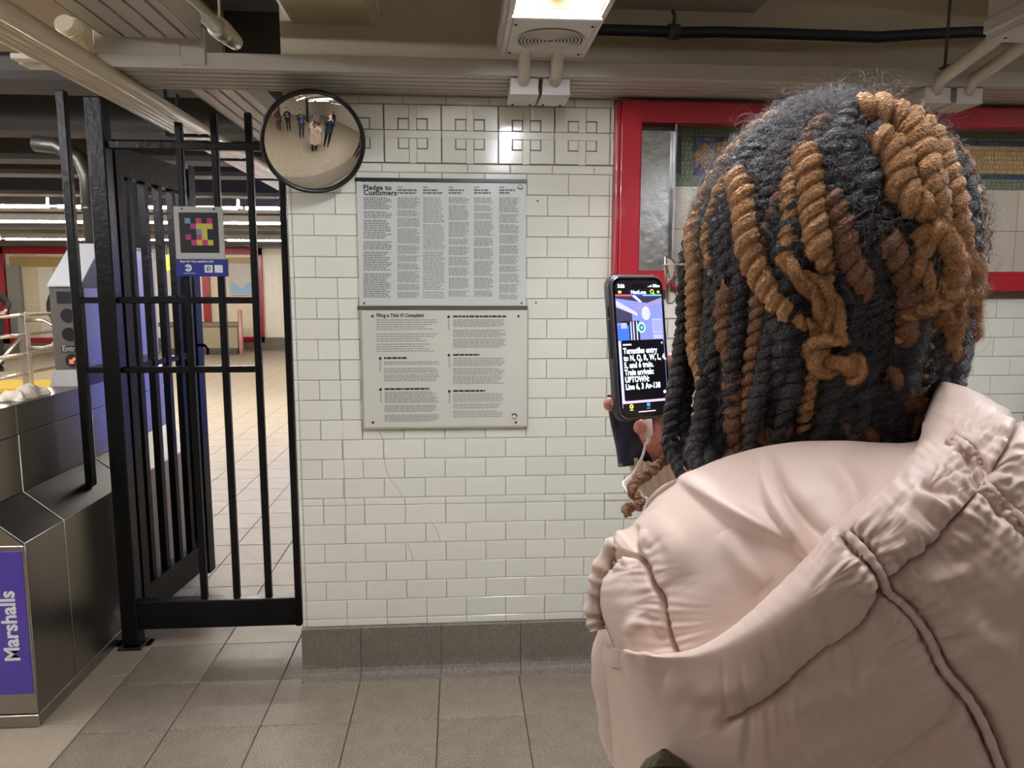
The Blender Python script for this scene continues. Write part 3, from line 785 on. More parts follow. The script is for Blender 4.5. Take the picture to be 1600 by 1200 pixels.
# ================================================================== GATE AND FENCE
GY = 3.08
m_gate = mat('black_gloss_paint', (5,6,8), 0.36, bump=0.5, bscale=45, spec=0.35)
ga = thing('fence_gate', 'black steel bar fence closing the gap left of the tiled wall', 'fence', (-1.05, GY, 0))
def part(b, nm, m_, par): return b.build(nm, m_, par)
def sq(b, x, y, z0, z1, s_, c=0.003): return b.cbox(x-s_/2, x+s_/2, y-s_/2, y+s_/2, z0, z1, c)
b = MB(); sq(b, -1.395, GY, 0.012, 2.245, 0.068, 0.005); part(b, 'post', m_gate, ga)
b = MB(); b.cbox(-1.445, -1.345, GY-0.05, GY+0.05, 0, 0.012, 0.003); part(b, 'foot_plate', m_gate, ga)
for x in (-1.09, -0.955, -0.822):
    b = MB(); sq(b, x, GY, 0.19, 2.20 if x > -1.0 else 2.19, 0.027, 0.004); part(b, 'bar', m_gate, ga)
b = MB(); b.cbox(-0.708, -0.682, GY-0.03, GY+0.03, 0.078, 2.2, 0.004); part(b, 'end_post', m_gate, ga)
b = MB(); b.cbox(-1.36, -0.68, GY-0.028, GY+0.028, 0.082, 0.205, 0.004); part(b, 'bottom_beam', m_gate, ga)
b = MB(); b.cbox(-1.36, -0.68, GY-0.016, GY+0.016, 2.055, 2.085, 0.003); part(b, 'top_rail', m_gate, ga)
for z in (1.467, 1.186):
    b = MB(); b.cbox(-1.36, -0.81, GY-0.012, GY+0.012, z-0.013, z+0.013, 0.003); part(b, 'middle_rail', m_gate, ga)
    b = MB(); b.cbox(-1.53, -1.43, GY-0.010, GY+0.010, z-0.012, z+0.012, 0.003); part(b, 'stub_rail', m_gate, ga)
b = MB(); sq(b, -1.522, GY, 0.705, 2.27, 0.034, 0.004); part(b, 'outer_bar', m_gate, ga)
# inner leaf, folded back into the passage
lf = thing('gate_leaf', 'black barred gate leaf standing open behind the fence, beside the turnstile', 'gate', (-1.37, 3.15, 0))
L0, L1 = np.array([-1.385, 3.14]), np.array([-1.315, 3.78])
def lp(s_): return L0+(L1-L0)*s_
ld = (L1-L0)/np.linalg.norm(L1-L0); ln = np.array([ld[1], -ld[0]])
def obar(b, s0, s1, z0, z1, t):
    a, e = lp(s0), lp(s1); n = ln*t/2
    P = [a-n, a+n, e+n, e-n]
    return b.prism([tuple(p) for p in P], z0, z1, 'z')
b = MB(); obar(b, 0.0, 1.0, 0.10, 0.235, 0.055); part(b, 'bottom_beam', m_gate, lf)
b = MB(); obar(b, 0.0, 1.0, 1.965, 2.08, 0.055); part(b, 'top_beam', m_gate, lf)
for z in (1.467, 1.186):
    b = MB(); obar(b, 0.0, 1.0, z-0.012, z+0.012, 0.02); part(b, 'middle_rail', m_gate, lf)
for s_ in (0.17, 0.36, 0.55, 0.74):
    b = MB(); obar(b, s_-0.024, s_+0.024, 0.22, 1.98, 0.03); part(b, 'bar', m_gate, lf)
b = MB(); obar(b, 0.92, 1.02, 0.06, 2.1, 0.07); part(b, 'stile', m_gate, lf)
b = MB(); obar(b, -0.02, 0.06, 0.06, 2.1, 0.06); part(b, 'hinge_stile', m_gate, lf)
b = MB(); q = lp(0.97); b.tube([(q[0]+.03,q[1]-.03,1.235),(q[0]+.07,q[1]-.05,1.235),(q[0]+.085,q[1]-.05,1.22),(q[0]+.085,q[1]-.05,1.19)], 0.008, 8); part(b, 'latch_handle', m_gate, lf)
# code board on the bars
SY = 3.052
sg = thing('code_sign', 'white board with coloured blocks on black over a blue strip, on the fence', 'sign', (-1.02, SY, 1.7))
m_board = mat('sign_board', (176,176,172), 0.4); m_sblue = mat('sign_blue', (38,46,128), 0.4); m_sblack = mat('sign_black', (12,12,20), 0.5)
def quad_px(nm, pts, m_, par, Y, th=0.002):
    P = [onY(x, y, Y) for x, y in pts]
    b = MB(); b.prism([(p[0], p[2]) for p in P], Y, Y+th, 'y'); return b.build(nm, m_, par)
b = MB(); b.cbox(-1.118, -0.928, SY, SY+0.006, 1.630, 1.835, 0.0015); bd = b.build('board', m_board, sg)
b = MB(); b.cbox(-1.122, -0.919, SY+0.001, SY+0.007, 1.562, 1.6305, 0.0015); bs_ = b.build('blue_strip', m_sblue, sg)
b = MB(); b.box(-1.0985, -0.949, SY-0.0008, SY, 1.655, 1.812); cd = b.build('code_ground', m_sblack, bd)
code = ["C.M.M", ".MYYY", "..CY.", "M.MY.", ".MYMY"]
colr = {'C': (96,152,176), 'M': (176,52,116), 'Y': (196,182,72)}
cs = 0.0212; cx0, cz0 = -1.0765, 1.7905
for r_, row in enumerate(code):
    for c_, ch in enumerate(row):
        if ch != '.':
            b = MB(); b.box(cx0+c_*cs, cx0+(c_+1)*cs, SY-0.0014, SY-0.0006, cz0-(r_+1)*cs, cz0-r_*cs); b.build('code_block', mat('code_'+ch, colr[ch], 0.5), bd)
for x in (-1.085, -0.962):
    b = MB(); b.cyl((x, SY+.001, 1.826), (x, SY-.0015, 1.826), 0.004, 10); b.build('bolt', m_black, bd)
m_swhite = mat('sign_white', (214,218,226), 0.45)
text('strip_text', 'Scan for free assistive info', 0.0128, m_swhite, bs_, (-1.104, SY-0.0004, 1.6175), XR, ZU, 0.00035, sx=0.97)
# round transport emblem: white disc, notched at left, with the letters cut in blue
q = np.array([-1.0735, SY-0.0002, 1.5955])
b = MB(); b.disc(q, 0.0145, -0.0008, 0.001); em = b.build('emblem_disc', m_swhite, bs_)
text('emblem_letters', 'MTA', 0.0105, m_sblue, bs_, (q[0]-0.0145, SY-0.0012, q[2]-0.004), XR, ZU, 0.0004, sx=1.0, shear=0.3)
b = MB(); b.prism([(q[0]-.016, q[2]+.008), (q[0]-.006, q[2]+.004), (q[0]-.007, q[2]-.004), (q[0]-.016, q[2]-.008)], SY-0.0011, SY-0.0009, 'y'); b.build('emblem_notch', m_sblue, bs_)
b = MB(); b.box(-1.092, -1.045, SY-0.0006, SY, 1.5735, 1.5755); b.build('strip_small_print', m_swhite, bs_)
b = MB(); b.cbox(-1.010, -0.978, SY-0.0010, SY, 1.577, 1.6075, 0.0006); b.build('app_badge', m_swhite, bs_)
b = MB(); b.cbox(-0.971, -0.939, SY-0.0010, SY, 1.577, 1.6075, 0.0006); b.build('blank_badge', m_swhite, bs_)
b = MB(); b.tube([(-0.994+0.007*math.cos(t), SY-0.0012, 1.594+0.007*math.sin(t)) for t in np.linspace(0, 6.28, 14)], 0.0014, 6); b.tube([(-1.001, SY-.0012, 1.583), (-0.994, SY-.0012, 1.594)], 0.0012, 6); b.build('badge_mark', m_ink, bs_)

# ================================================================== TURNSTILE
m_ss = mat('turnstile_steel', (164,161,152), 0.33, 1.0, bump=0.04, bscale=60, var=0.07, vscale=7, stretch=(1,1,0.4))
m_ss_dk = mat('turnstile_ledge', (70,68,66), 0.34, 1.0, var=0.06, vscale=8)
m_edge_hl = mat('edge_highlight_steel', (206,204,198), 0.3, 1.0)  # bevel highlights put into a paler steel
m_purple = mat('purple_advert', (84,66,168), 0.4)
m_vinyl_w = mat('vinyl_white', (240,240,244), 0.4)
tu = thing('turnstile', 'stainless steel turnstile with purple advert on its end and an Entry display box on top', 'turnstile', (-1.62, 3.1, 0))
XO, XI, XL = -1.47, -1.606, -1.735
ys_ = [2.505, 2.757, 3.30, 4.12]
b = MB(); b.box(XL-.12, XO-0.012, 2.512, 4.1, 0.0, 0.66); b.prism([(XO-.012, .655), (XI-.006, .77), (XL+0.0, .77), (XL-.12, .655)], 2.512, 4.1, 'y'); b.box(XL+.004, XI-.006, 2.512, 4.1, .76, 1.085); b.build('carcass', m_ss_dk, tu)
for a, e in zip(ys_, ys_[1:]):
    a += 0.0012; e -= 0.0012
    b = MB(); b.cbox(XO-.012, XO, a, e, 0.045, 0.660, 0.002); b.build('side_panel', m_ss, tu)
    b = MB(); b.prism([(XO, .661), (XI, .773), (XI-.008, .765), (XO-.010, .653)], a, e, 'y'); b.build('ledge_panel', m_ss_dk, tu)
    b = MB(); b.cbox(XI-.010, XI, a, e, .774, .984, 0.0015); b.build('upper_panel', m_ss, tu)
    b = MB(); b.cbox(XI-.010, XI, a, e, .987, 1.092, 0.0015); b.build('deck_band', m_ss, tu)
for y in ys_[:3]:
    b = MB(); b.tube([(XO+.0005, y, 0.05), (XO+.0005, y, .661), (XI+.0005, y, .773), (XI+.0005, y, .985)], 0.0022, 6); b.build('seam_highlight', m_edge_hl, tu)  # thin bright strips stand in for light caught on the bevels
b = MB(); b.cyl((XO, 2.505, .661), (XO, 4.1, .655), 0.0016, 6); b.build('ledge_highlight', m_edge_hl, tu)
b = MB(); b.cbox(XL+.002, XI+.001, 2.505, 4.12, 1.090, 1.097, 0.002); b.build('deck', m_ss, tu)
b = MB(); b.cbox(XL-.12, XO, 2.498, 2.514, 0.05, 0.655, 0.002); b.prism([(XO, .656), (XI, .773), (XL, .773), (XL-.12, .656)], 2.500, 2.514, 'y'); b.cbox(XL, XI, 2.500, 2.514, .774, 1.09, .002); b.build('end_panel', m_ss, tu)
b = MB(); b.cbox(XL-.125, XO+.003, 2.494, 4.1, 0.0, 0.047, 0.003); b.build('plinth', m_ss, tu)
b = MB(); b.cbox(XL-.06, -1.477, 2.4955, 2.499, 0.125, 0.637, 0.0006); b.build('advert_panel', m_purple, tu)
text('advert_text', 'Marshalls', 0.070, m_vinyl_w, tu, (-1.512, 2.495, 0.246), (0, 0, 1), (-1, 0, 0), 0.0020, sx=0.97)
# box with the entry display
b = MB(); b.prism([(3.285, 1.163), (3.285, 1.523), (3.50, 1.705), (4.06, 1.705), (4.06, 1.163)], XL, XI, 'x'); b.build('display_box', mat('display_grey', (108,104,98), 0.45, var=0.05, vscale=9), tu)
b = MB(); b.prism([(3.278, 1.521), (3.278, 1.529), (3.498, 1.713), (4.07, 1.713), (4.07, 1.705), (3.50, 1.705)], XL-.003, XI+.003, 'x'); b.build('box_cover', mat('box_top_lit', (236,237,240), 0.35), tu)  # light on the top of the box put into its whiter colour
b = MB(); b.prism([(3.25, 1.097), (3.285, 1.165), (4.0, 1.165), (4.0, 1.097)], XL-.01, XI+.004, 'x'); b.build('box_foot', m_ss_dk, tu)
for a, e, z0, z1 in ((3.30, 3.68, 1.175, 1.515), (3.305, 3.68, 0.0, 0.0), (3.684, 4.05, 1.175, 1.70)):
    if z1 > z0:
        b = MB(); b.cbox(XI-.002, XI+.004, a, e, z0, z1, 0.0015); b.build('box_side_panel', m_ss, tu)
yf = 3.2835
b = MB(); b.box(-1.706, -1.624, yf-.001, yf, 1.450, 1.500); b.build('display_window', m_sblack, tu)
for z in (1.398, 1.318):
    b = MB(); b.disc((-1.667, yf, z), 0.029, -0.0015, 0.001); b.build('round_window', m_sblack, tu)
b = MB(); b.box(-1.703, -1.615, yf-.001, yf, 1.241, 1.268); b.build('entry_label', mat('label_black', (28,28,28), 0.5), tu)
text('entry_text', 'Entry', 0.034, mat('label_grey', (190,190,186), 0.5), tu, (-1.700, yf-.0016, 1.2455), XR, ZU, 0.0007, sx=0.95)
b = MB(); b.disc((-1.660, yf, 1.205), 0.030, -0.0015, 0.001); b.build('arrow_window', mat('arrow_ground', (34,44,40), 0.4), tu)
c = (-1.660, 1.205); A = lambda u, v: (c[0]+(u*.7071+v*.7071)*.001, c[1]+(u*.7071-v*.7071)*.001)
arrow = [(-20,0),(-3,-15),(-3,-6),(16,-6),(16,6),(-3,6),(-3,15)]
b = MB(); b.prism([A(u, v) for u, v in arrow], yf-.0022, yf-.0012, 'y'); b.build('arrow', mat('lit_arrow', (232,112,84), 0.5, emit=((255,110,80), 0.55)), tu)
# conduit that drops into the top of the display box
b = MB(); b.tube([(-1.90, 3.58, 2.16), (-1.80, 3.57, 2.15), (-1.70, 3.56, 2.09), (-1.671, 3.56, 2.02), (-1.668, 3.56, 1.712)], 0.036, 16); b.tube([(-1.668, 3.56, 1.86), (-1.668, 3.56, 1.885)], 0.041, 16); b.build('riser_pipe', mat('riser_grey', (96,94,90), 0.4, 0.8), tu)
# blue glowing panels added out of view, for the steel to reflect
lb = thing('added_blue_glow', 'blue glowing case added unseen behind the tiled wall, to tint the turnstile steel', 'added_light', (-0.45, 6.1, 1.1))
b = MB(); b.cbox(-0.506, -0.428, 5.05, 7.0, 0.25, 2.05, 0.01); b.build('case', m_black, lb)
for a, e in ((5.12, 5.40), (5.72, 6.93)):
    b = MB(); b.box(-0.512, -0.506, a, e, 0.32, 1.98); b.build('lit_panel', mat('lit_blue', (70,96,235), 0.4, emit=((84,108,255), L_BLUE)), lb)

# ---- things beyond the gate
m_rail = mat('rail_steel', (196,192,188), 0.25, 1.0)
rb = thing('barrier_rail', 'four-bar stainless barrier rail far beyond the turnstile at left', 'railing', (-6, 10.6, 0))
for z in (1.118, 0.852, 0.585, 0.316):
    b = MB(); b.cyl((-6.0, 8.8, z), (-6.0, 11.9, z), 0.026, 10); b.build('rail', m_rail, rb)
for y in (10.65, 8.9):
    b = MB(); b.cbox(-6.05, -5.95, y-.05, y+.05, 0, 1.16, 0.006); b.build('post', m_rail, rb)
b = MB(); b.tube([(-5.95,10.7,1.05),(-5.75,10.7,1.04),(-5.62,10.7,0.96),(-5.60,10.7,0.8),(-5.66,10.7,0.70),(-5.8,10.7,0.66),(-5.95,10.7,0.66)], 0.025, 8); b.build('loop_handle', m_rail, rb)
b = MB(); b.tube([(-6.0,10.6,0.85),(-6.25,10.4,0.45),(-6.45,10.2,0.05)], 0.022, 8); b.build('brace', m_rail, rb)
b = MB(); b.cbox(-7.6, -5.35, 10.9, 11.9, 0.0, 0.07, 0.01); tag(b.build('yellow_kerb', mat('yellow_paint', (206,170,44), 0.5), None), 'low yellow painted kerb on the floor behind the barrier rail', 'kerb')
# crumpled pale cloth on the turnstile deck
b = MB(); G = []
for i in range(19):
    row = []
    for j in range(60):
        u, v = i/18, j/59
        y = 2.83+0.24*v; x = -1.735+0.105*u
        h = 1.0985+0.040*(math.sin(math.pi*u)**0.5)*(math.sin(math.pi*min(1, max(0, v)))**0.5)*(1+0.16*math.sin(26*v+5*u)+.12*math.sin(9*u+4*v))
        row.append((x+0.008*math.sin(17*v), y+0.010*math.sin(11*u), h))
    G.append(row)
b.grid(G); tag(b.build('folded_cloth', mat('cream_cloth', (222,210,190), 0.9, bump=0.6, bscale=120), None), 'crumpled cream cloth lying on the turnstile deck', 'cloth')
# stair parapet, poster, yellow sign far back
sp = thing('stair_parapet', 'olive stair parapet with a dark cap in front of the far wall', 'parapet', (-5.6, 17, 0))
b = MB(); b.cbox(-6.6, -4.95, 16.9, 17.1, 0.02, 0.62, 0.01); b.build('panel', mat('olive_panel', (140,130,100), 0.5), sp)
b = MB(); b.cbox(-6.65, -4.9, 16.85, 17.15, 0.62, 0.72, 0.01); b.build('cap', mat('olive_cap', (104,98,80), 0.5), sp)
b = MB(); b.cbox(-6.6, -4.95, 16.86, 17.14, 0.0, 0.14, 0.01); b.build('kick', mat('brown_kick', (64,54,46), 0.6), sp)
b = MB(); b.cyl((-4.88, 16.9, 0), (-4.88, 16.9, 1.0), 0.05, 10); b.build('newel', mat('pink_post', (190,140,134), 0.4), sp)
mp = thing('wall_map', 'pale wall map with blue water in the far red frame', 'map', (-4.9, 18.2, 1.8))
b = MB(); b.cbox(-5.45, -4.88, 18.17, 18.21, 1.30, 2.06, 0.005); b.build('sheet', mat('map_paper', (196,192,186), 0.5, var=0.08, vscale=8), mp)
b = MB()
for (p) in ([(-5.42,1.33),(-4.91,1.33),(-4.91,1.55),(-5.02,1.62),(-5.1,1.5),(-5.2,1.46),(-5.28,1.58),(-5.42,1.62)],): b.prism(p, 18.166, 18.171, 'y')
b.build('water', mat('map_blue', (140,176,206), 0.5), mp)
ysn = thing('yellow_sign', 'small bright yellow sign hung far off, between the leaf bars', 'sign', (-5.3, 15, 2.1))
q = onY(261, 410, 14.0)
b = MB(); b.prism([(q[0]-.05,q[2]+.13),(q[0]+.06,q[2]+.13),(q[0]+.10,q[2]+.02),(q[0]+.06,q[2]-.13),(q[0]-.02,q[2]-.15),(q[0]-.07,q[2]-.02)], 14.0, 14.03, 'y'); b.build('plate', mat('yellow_sign', (244,232,50), 0.4), ysn)
b = MB(); b.cyl((q[0], 14.015, q[2]+.13), (q[0], 14.015, 2.42), 0.008, 6); b.build('hanger', m_black, ysn)
# ================================================================== PEOPLE
def skin_verts(pts, edges, radii, levels=1, root=0):
    """grow one smooth continuous surface round a skeleton; returns vertices and faces"""
    me = bpy.data.meshes.new('sk'); me.from_pydata([tuple(map(float, p)) for p in pts], edges, [])
    o = bpy.data.objects.new('sk', me); C.objects.link(o)
    md = o.modifiers.new('s', 'SKIN'); md.use_smooth_shade = True; md.branch_smoothing = 0.6
    sv = me.skin_vertices[0].data
    for i, r in enumerate(radii):
        sv[i].radius = (r, r) if not hasattr(r, '__len__') else r
        sv[i].use_root = (i == root)
    if levels:
        s2 = o.modifiers.new('d', 'SUBSURF'); s2.levels = levels; s2.render_levels = levels
    dg = bpy.context.evaluated_depsgraph_get()
    ev = o.evaluated_get(dg); m2 = ev.to_mesh()
    vs = [tuple(v.co) for v in m2.vertices]; fs = [tuple(p.vertices) for p in m2.polygons]
    ev.to_mesh_clear(); bpy.data.objects.remove(o); bpy.data.meshes.remove(me)
    return vs, fs
m_skin_l = mat('skin_light', (214,170,146), 0.5)
m_skin_d = mat('skin_brown', (112,70,52), 0.48, var=0.05, vscale=30)
m_eye = mat('eye_white', (232,228,222), 0.25); m_iris = mat('eye_dark', (30,22,18), 0.2); m_lip = mat('lips', (150,78,72), 0.4)
def head(b, c, fwd, s=1.0):
    """a head with a face; material slots: 0 skin, 1 eye white, 2 iris, 3 lips"""
    f = np.array([fwd[0], fwd[1], fwd[2] if len(fwd) > 2 else 0.0]); f /= np.linalg.norm(f)
    r = np.cross(f, (0,0,1)); r /= np.linalg.norm(r); u = np.cross(r, f); c = np.array(c)
    W = lambda p: c+s*(r*p[0]+f*p[1]+u*p[2])
    G = []
    nu, nv = 40, 28
    for j in range(nv+1):
        ph = math.pi*j/nv; row = []
        for i in range(nu):
            t = 2*math.pi*i/nu
            d = np.array([math.sin(ph)*math.sin(t), math.sin(ph)*math.cos(t), math.cos(ph)])
            x, y, z = 0.076*d[0], 0.096*d[1], 0.116*d[2]
            if z < 0:
                k = min(1, -z/0.116); x *= 1-0.36*k; 
                y = y*(1-0.30*k)+0.026*k
            if d[1] > 0:
                y += 0.026*math.exp(-((x/0.011)**2))*math.exp(-(((z+0.024)/0.019)**2)) if z < 0.012 else 0.010*math.exp(-((x/0.010)**2))*math.exp(-(((z-0.012)/0.02)**2))
                y -= 0.009*(math.exp(-(((abs(x)-0.031)/0.015)**2))*math.exp(-(((z-0.012)/0.012)**2)))
                y += 0.005*math.exp(-(((abs(x)-0.028)/0.02)**2))*math.exp(-(((z-0.036)/0.009)**2))
                y += 0.006*math.exp(-((x/0.022)**2))*math.exp(-(((z+0.060)/0.011)**2))
            row.append(W((x, y, z)))
        G.append(row)
    b.cur = 0; b.grid(G, True, True)
    for sx in (-1, 1):
        b.cur = 0; b.ell(W((sx*0.077, -0.008, -0.004)), (0.011*s, 0.018*s, 0.031*s), 10, 8)
        b.cur = 1; b.ell(W((sx*0.031, 0.0735, 0.011)), (0.0115*s, 0.0115*s, 0.0085*s), 10, 8)
        b.cur = 2; b.ell(W((sx*0.031, 0.0820, 0.011)), (0.0048*s, 0.0048*s, 0.0048*s), 8, 6)
    b.cur = 3; b.ell(W((0, 0.0885, -0.058)), (0.022*s*abs(r[0])+0.006*s, 0.022*s*abs(r[1])+0.006*s, 0.0065*s), 12, 6)
    b.cur = 0
def hand(b, wrist, d, n, s=1.0, curl=0.5, side=1, spread=0.16, thumb_curl=0.5):
    """palm and five fingers: d = wrist to knuckles, n = the way the palm faces, side = which side the thumb leaves"""
    d = np.array(d, float); d /= np.linalg.norm(d); n = np.array(n, float); n -= d*np.dot(n, d); n /= np.linalg.norm(n)
    a = np.cross(d, n)*side; w_ = np.array(wrist, float)
    K = w_+d*0.088*s
    G = []
    for i in range(9):
        t = i/8; hw = (0.026+0.017*math.sin(min(1, t*1.3)*math.pi/2))*s; th = (0.019-0.006*t)*s
        if i in (0, 8): hw *= 0.8; th *= 0.7
        G.append([w_+d*0.095*s*t+a*hw*math.cos(q)+n*th*math.sin(q) for q in np.linspace(0, 2*math.pi, 14, endpoint=False)])
    b.grid(G, True, True)
    for k, L in enumerate((0.072, 0.080, 0.075, 0.058)):
        off = (1.5-k)*0.0205*s
        p = K+a*off-d*0.012*s; dr = d+a*(1.5-k)*spread*0.35; dr /= np.linalg.norm(dr)
        pts = [p]; rr = [0.0095*s]; ang = 0
        for q, fr in enumerate((0.46, 0.30, 0.24)):
            ang += curl*(0.9 if q == 0 else 1.1)
            v = dr*math.cos(ang)+n*math.sin(ang)
            for h_ in (0.5, 0.5):
                pts.append(pts[-1]+v*(L+0.012)*fr*h_*s*1.02); rr.append((0.0092-0.0010*q)*s)
        pts.append(pts[-1]+v*0.004*s); rr.append(0.0045*s)
        b.tube(pts, rr, 9)
    p = w_+d*0.022*s+a*0.020*s; v = d*0.72+a*0.69+n*0.18
    pts = [p]; rr = [0.0135*s]
    for q, L in enumerate((0.034, 0.030, 0.024)):
        v = v/np.linalg.norm(v); pts.append(pts[-1]+v*L*s); rr.append((0.0122-0.0016*q)*s); v = v*math.cos(thumb_curl*0.6)+(n*0.8-a*0.3)*math.sin(thumb_curl*0.6)
    pts.append(pts[-1]+v/np.linalg.norm(v)*0.004*s); rr.append(0.005*s)
    b.tube(pts, rr, 9)
def figure(name, label, loc, face, top, legs, hairc, skinm, arms=None, h=1.7, hem=0.0, topname='coat', group=None, hair='short', collar=True, bag=None):
    """standing person; face = direction looked to; arms = ((elbowL, wristL), (elbowR, wristR)) in own frame x right, y ahead, z up"""
    t = thing(name, label, 'person', loc, group)
    k = h/1.7; f = np.array([face[0], face[1], 0.0]); f /= np.linalg.norm(f); r = np.array([f[1], -f[0], 0.0])
    O = np.array([loc[0], loc[1], 0.0])
    W = lambda p: O+k*(r*p[0]+f*p[1]+np.array([0, 0, p[2]]))
    arms = arms or (((-.25,-.03,1.12), (-.24,.05,.88)), ((.25,-.03,1.12), (.24,.05,.88)))
    J = [(0,0,.95),(0,0,1.10),(0,0,1.28),(0,-.01,1.42),(0,.0,1.50)]
    R_ = [(.11,.085),(.095,.08),(.11,.085),.05,.046]
    E_ = [(0,1),(1,2),(2,3),(3,4)]
    for sx, (el, wr) in ((-1, arms[0]), (1, arms[1])):
        n0 = len(J); J += [(sx*.165,-.01,1.385), el, wr]; R_ += [.048,.040,.027]; E_ += [(2,n0),(n0,n0+1),(n0+1,n0+2)]
    for sx in (-1, 1):
        n0 = len(J); J += [(sx*.09,0,.86),(sx*.10,.015,.50),(sx*.10,-.015,.10)]; R_ += [.08,.056,.038]; E_ += [(0,n0),(n0,n0+1),(n0+1,n0+2)]
    vs, fs = skin_verts([W(p) for p in J], E_, [tuple(np.array(x)*k) if hasattr(x, '__len__') else x*k for x in R_])
    b = MB(); b.add(vs, fs, True)
    head(b, W((0, .022, 1.605)), f, k)
    for sx, (el, wr) in ((-1, arms[0]), (1, arms[1])):
        el, wr = W(el), W(wr); d = (wr-el)/np.linalg.norm(wr-el)
        nn = r*(-sx)*0.9+f*0.2
        hand(b, wr-d*0.01, d, nn, k*0.98, 0.45, -sx)
    b.build('body', [skinm, m_eye, m_iris, m_lip], t)
    # clothing
    Jc = [(0,0,.93),(0,0,1.10),(0,-.005,1.29),(0,-.015,1.425)]; Rc = [(.17,.14),(.16,.14),(.175,.15),.082]; Ec = [(0,1),(1,2),(2,3)]
    for sx, (el, wr) in ((-1, arms[0]), (1, arms[1])):
        n0 = len(Jc); w2 = tuple(np.array(el)+(np.array(wr)-np.array(el))*0.93)
        Jc += [(sx*.175,-.01,1.385), el, w2]; Rc += [.078,.062,.047]; Ec += [(2,n0),(n0,n0+1),(n0+1,n0+2)]
    vs, fs = skin_verts([W(p) for p in Jc], Ec, [tuple(np.array(x)*k) if hasattr(x, '__len__') else x*k for x in Rc])
    b = MB(); b.add(vs, fs, True)
    if hem:
        G = []
        for i in range(9):
            u = i/8; z = 1.18+(hem-1.18)*u; a_, c_ = .165+.055*u, .125+.06*u
            G.append([W((a_*math.cos(q)*(1+.02*math.sin(7*q)), c_*math.sin(q), z)) for q in np.linspace(0, 2*math.pi, 28, endpoint=False)])
        b.grid(G, True, True)
    if collar:
        b.tube([W((.085*math.cos(q), -.005+.075*math.sin(q), 1.455+.012*math.cos(q*2))) for q in np.linspace(0, 2*math.pi, 20, endpoint=False)], .024*k, 8, closed=True)
    b.build(topname, top, t)
    Jl = [(0,0,.93)]; Rl = [(.125,.10)]; El = []
    for sx in (-1, 1):
        n0 = len(Jl); Jl += [(sx*.092,0,.84),(sx*.102,.015,.50),(sx*.102,-.012,.09)]; Rl += [.098,.074,.060]; El += [(0,n0),(n0,n0+1),(n0+1,n0+2)]
    vs, fs = skin_verts([W(p) for p in Jl], El, [tuple(np.array(x)*k) if hasattr(x, '__len__') else x*k for x in Rl])
    b = MB(); b.add(vs, fs, True); b.build('trousers', legs, t)
    for sx in (-1, 1):
        b = MB()
        G = []
        for i in range(9):
            u = i/8; y = -.085+.255*u; hw = .042*math.sin(math.pi*min(.97, max(.06, u*0.86+.12)))**.5; hh = (.105 if u < .3 else .105-.062*min(1, (u-.3)/.3)); hh *= (1 if i not in (0, 8) else .5)
            G.append([W((sx*.105+hw*math.cos(q), y, max(0.002, hh/2+hh/2*math.sin(q)))) for q in np.linspace(0, 2*math.pi, 12, endpoint=False)])
        b.grid(G, True, True); b.build('shoe', m_black, t)
    # hair
    b = MB(); G = []
    for j in range(13):
        ph = 2.05*j/12; row = []
        for i in range(30):
            q = 2*math.pi*i/30; x, y, z = math.sin(ph)*math.sin(q), math.sin(ph)*math.cos(q), math.cos(ph)
            lift = 0.0 if y < 0.2 else max(0, y-.2)*1.0
            zz = z if z > 0.34*max(0, y)+lift*0.25-.2*(y < 0) else 0.34*max(0, y)+lift*0.25-.2*(y < 0)
            wob = 1+.02*math.sin(9*q)*math.sin(6*ph)
            row.append(W((.084*x*wob, .015+.103*y*wob, 1.612+.123*zz*wob)))
        G.append(row)
    b.grid(G, True, True)
    if hair == 'long':
        for i in range(15):
            q = math.pi*(0.62+0.76*i/14)*1.0
            x, y = math.sin(q+math.pi*0), math.cos(q)
            q2 = -2.4+4.8*i/14+math.pi
            x, y = math.sin(q2), math.cos(q2)
            b.tube([W((.07*x, .01+.085*y, 1.67)), W((.09*x, .0+.10*y, 1.58)), W((.10*x, -.01+.105*y, 1.47)), W((.095*x, -.02+.10*y, 1.38))], [.022,.026,.024,.006], 8)
    b.build('hair', hairc, t)
    return t
m_navy = mat('navy_cloth', (34,40,58), 0.8, bump=0.3, bscale=200)
m_blackc = mat('black_cloth', (26,26,29), 0.85, bump=0.3, bscale=200)
m_plum = mat('plum_cloth', (84,48,62), 0.85, bump=0.3, bscale=200)
m_jeans = mat('dark_trousers', (40,42,50), 0.85)
m_shirt = mat('blue_shirt', (96,108,150), 0.8)
m_hair_dk = mat('hair_dark', (34,27,24), 0.55, bump=1.0, bscale=160)
m_hair_br = mat('hair_brown', (84,60,44), 0.55, bump=1.0, bscale=160)
ph_arm = (((-.23,.20,1.20), (-.06,.33,1.42)), ((.23,.20,1.20), (.06,.33,1.42)))
pt = figure('person', 'person in dark jacket and blue shirt mirrored left of the pink coat', (0.0,-0.56,0), (0,1), m_navy, m_jeans, m_hair_br, m_skin_l, ph_arm, 1.74, 0.82)
b = MB(); O_ = np.array([0.0,-0.40,0.0]); b.prism([(-.07,.98),(.07,.98),(.075,1.40),(.03,1.43),(-.03,1.43),(-.075,1.40)], -0.418, -0.404, 'y'); b.build('shirt_front', m_shirt, pt)
sp_ = thing('smartphone', 'phone held up by the person in the blue shirt, seen only in the mirror', 'phone', (0,-0.03,1.52))
b = MB(); b.cbox(-.078, .078, -.034, -.025, 1.482, 1.557, 0.003); b.build('case', m_black, sp_); b = MB(); b.box(-.073, .073, -.0355, -.0338, 1.486, 1.553); b.build('screen', m_ink3, sp_)
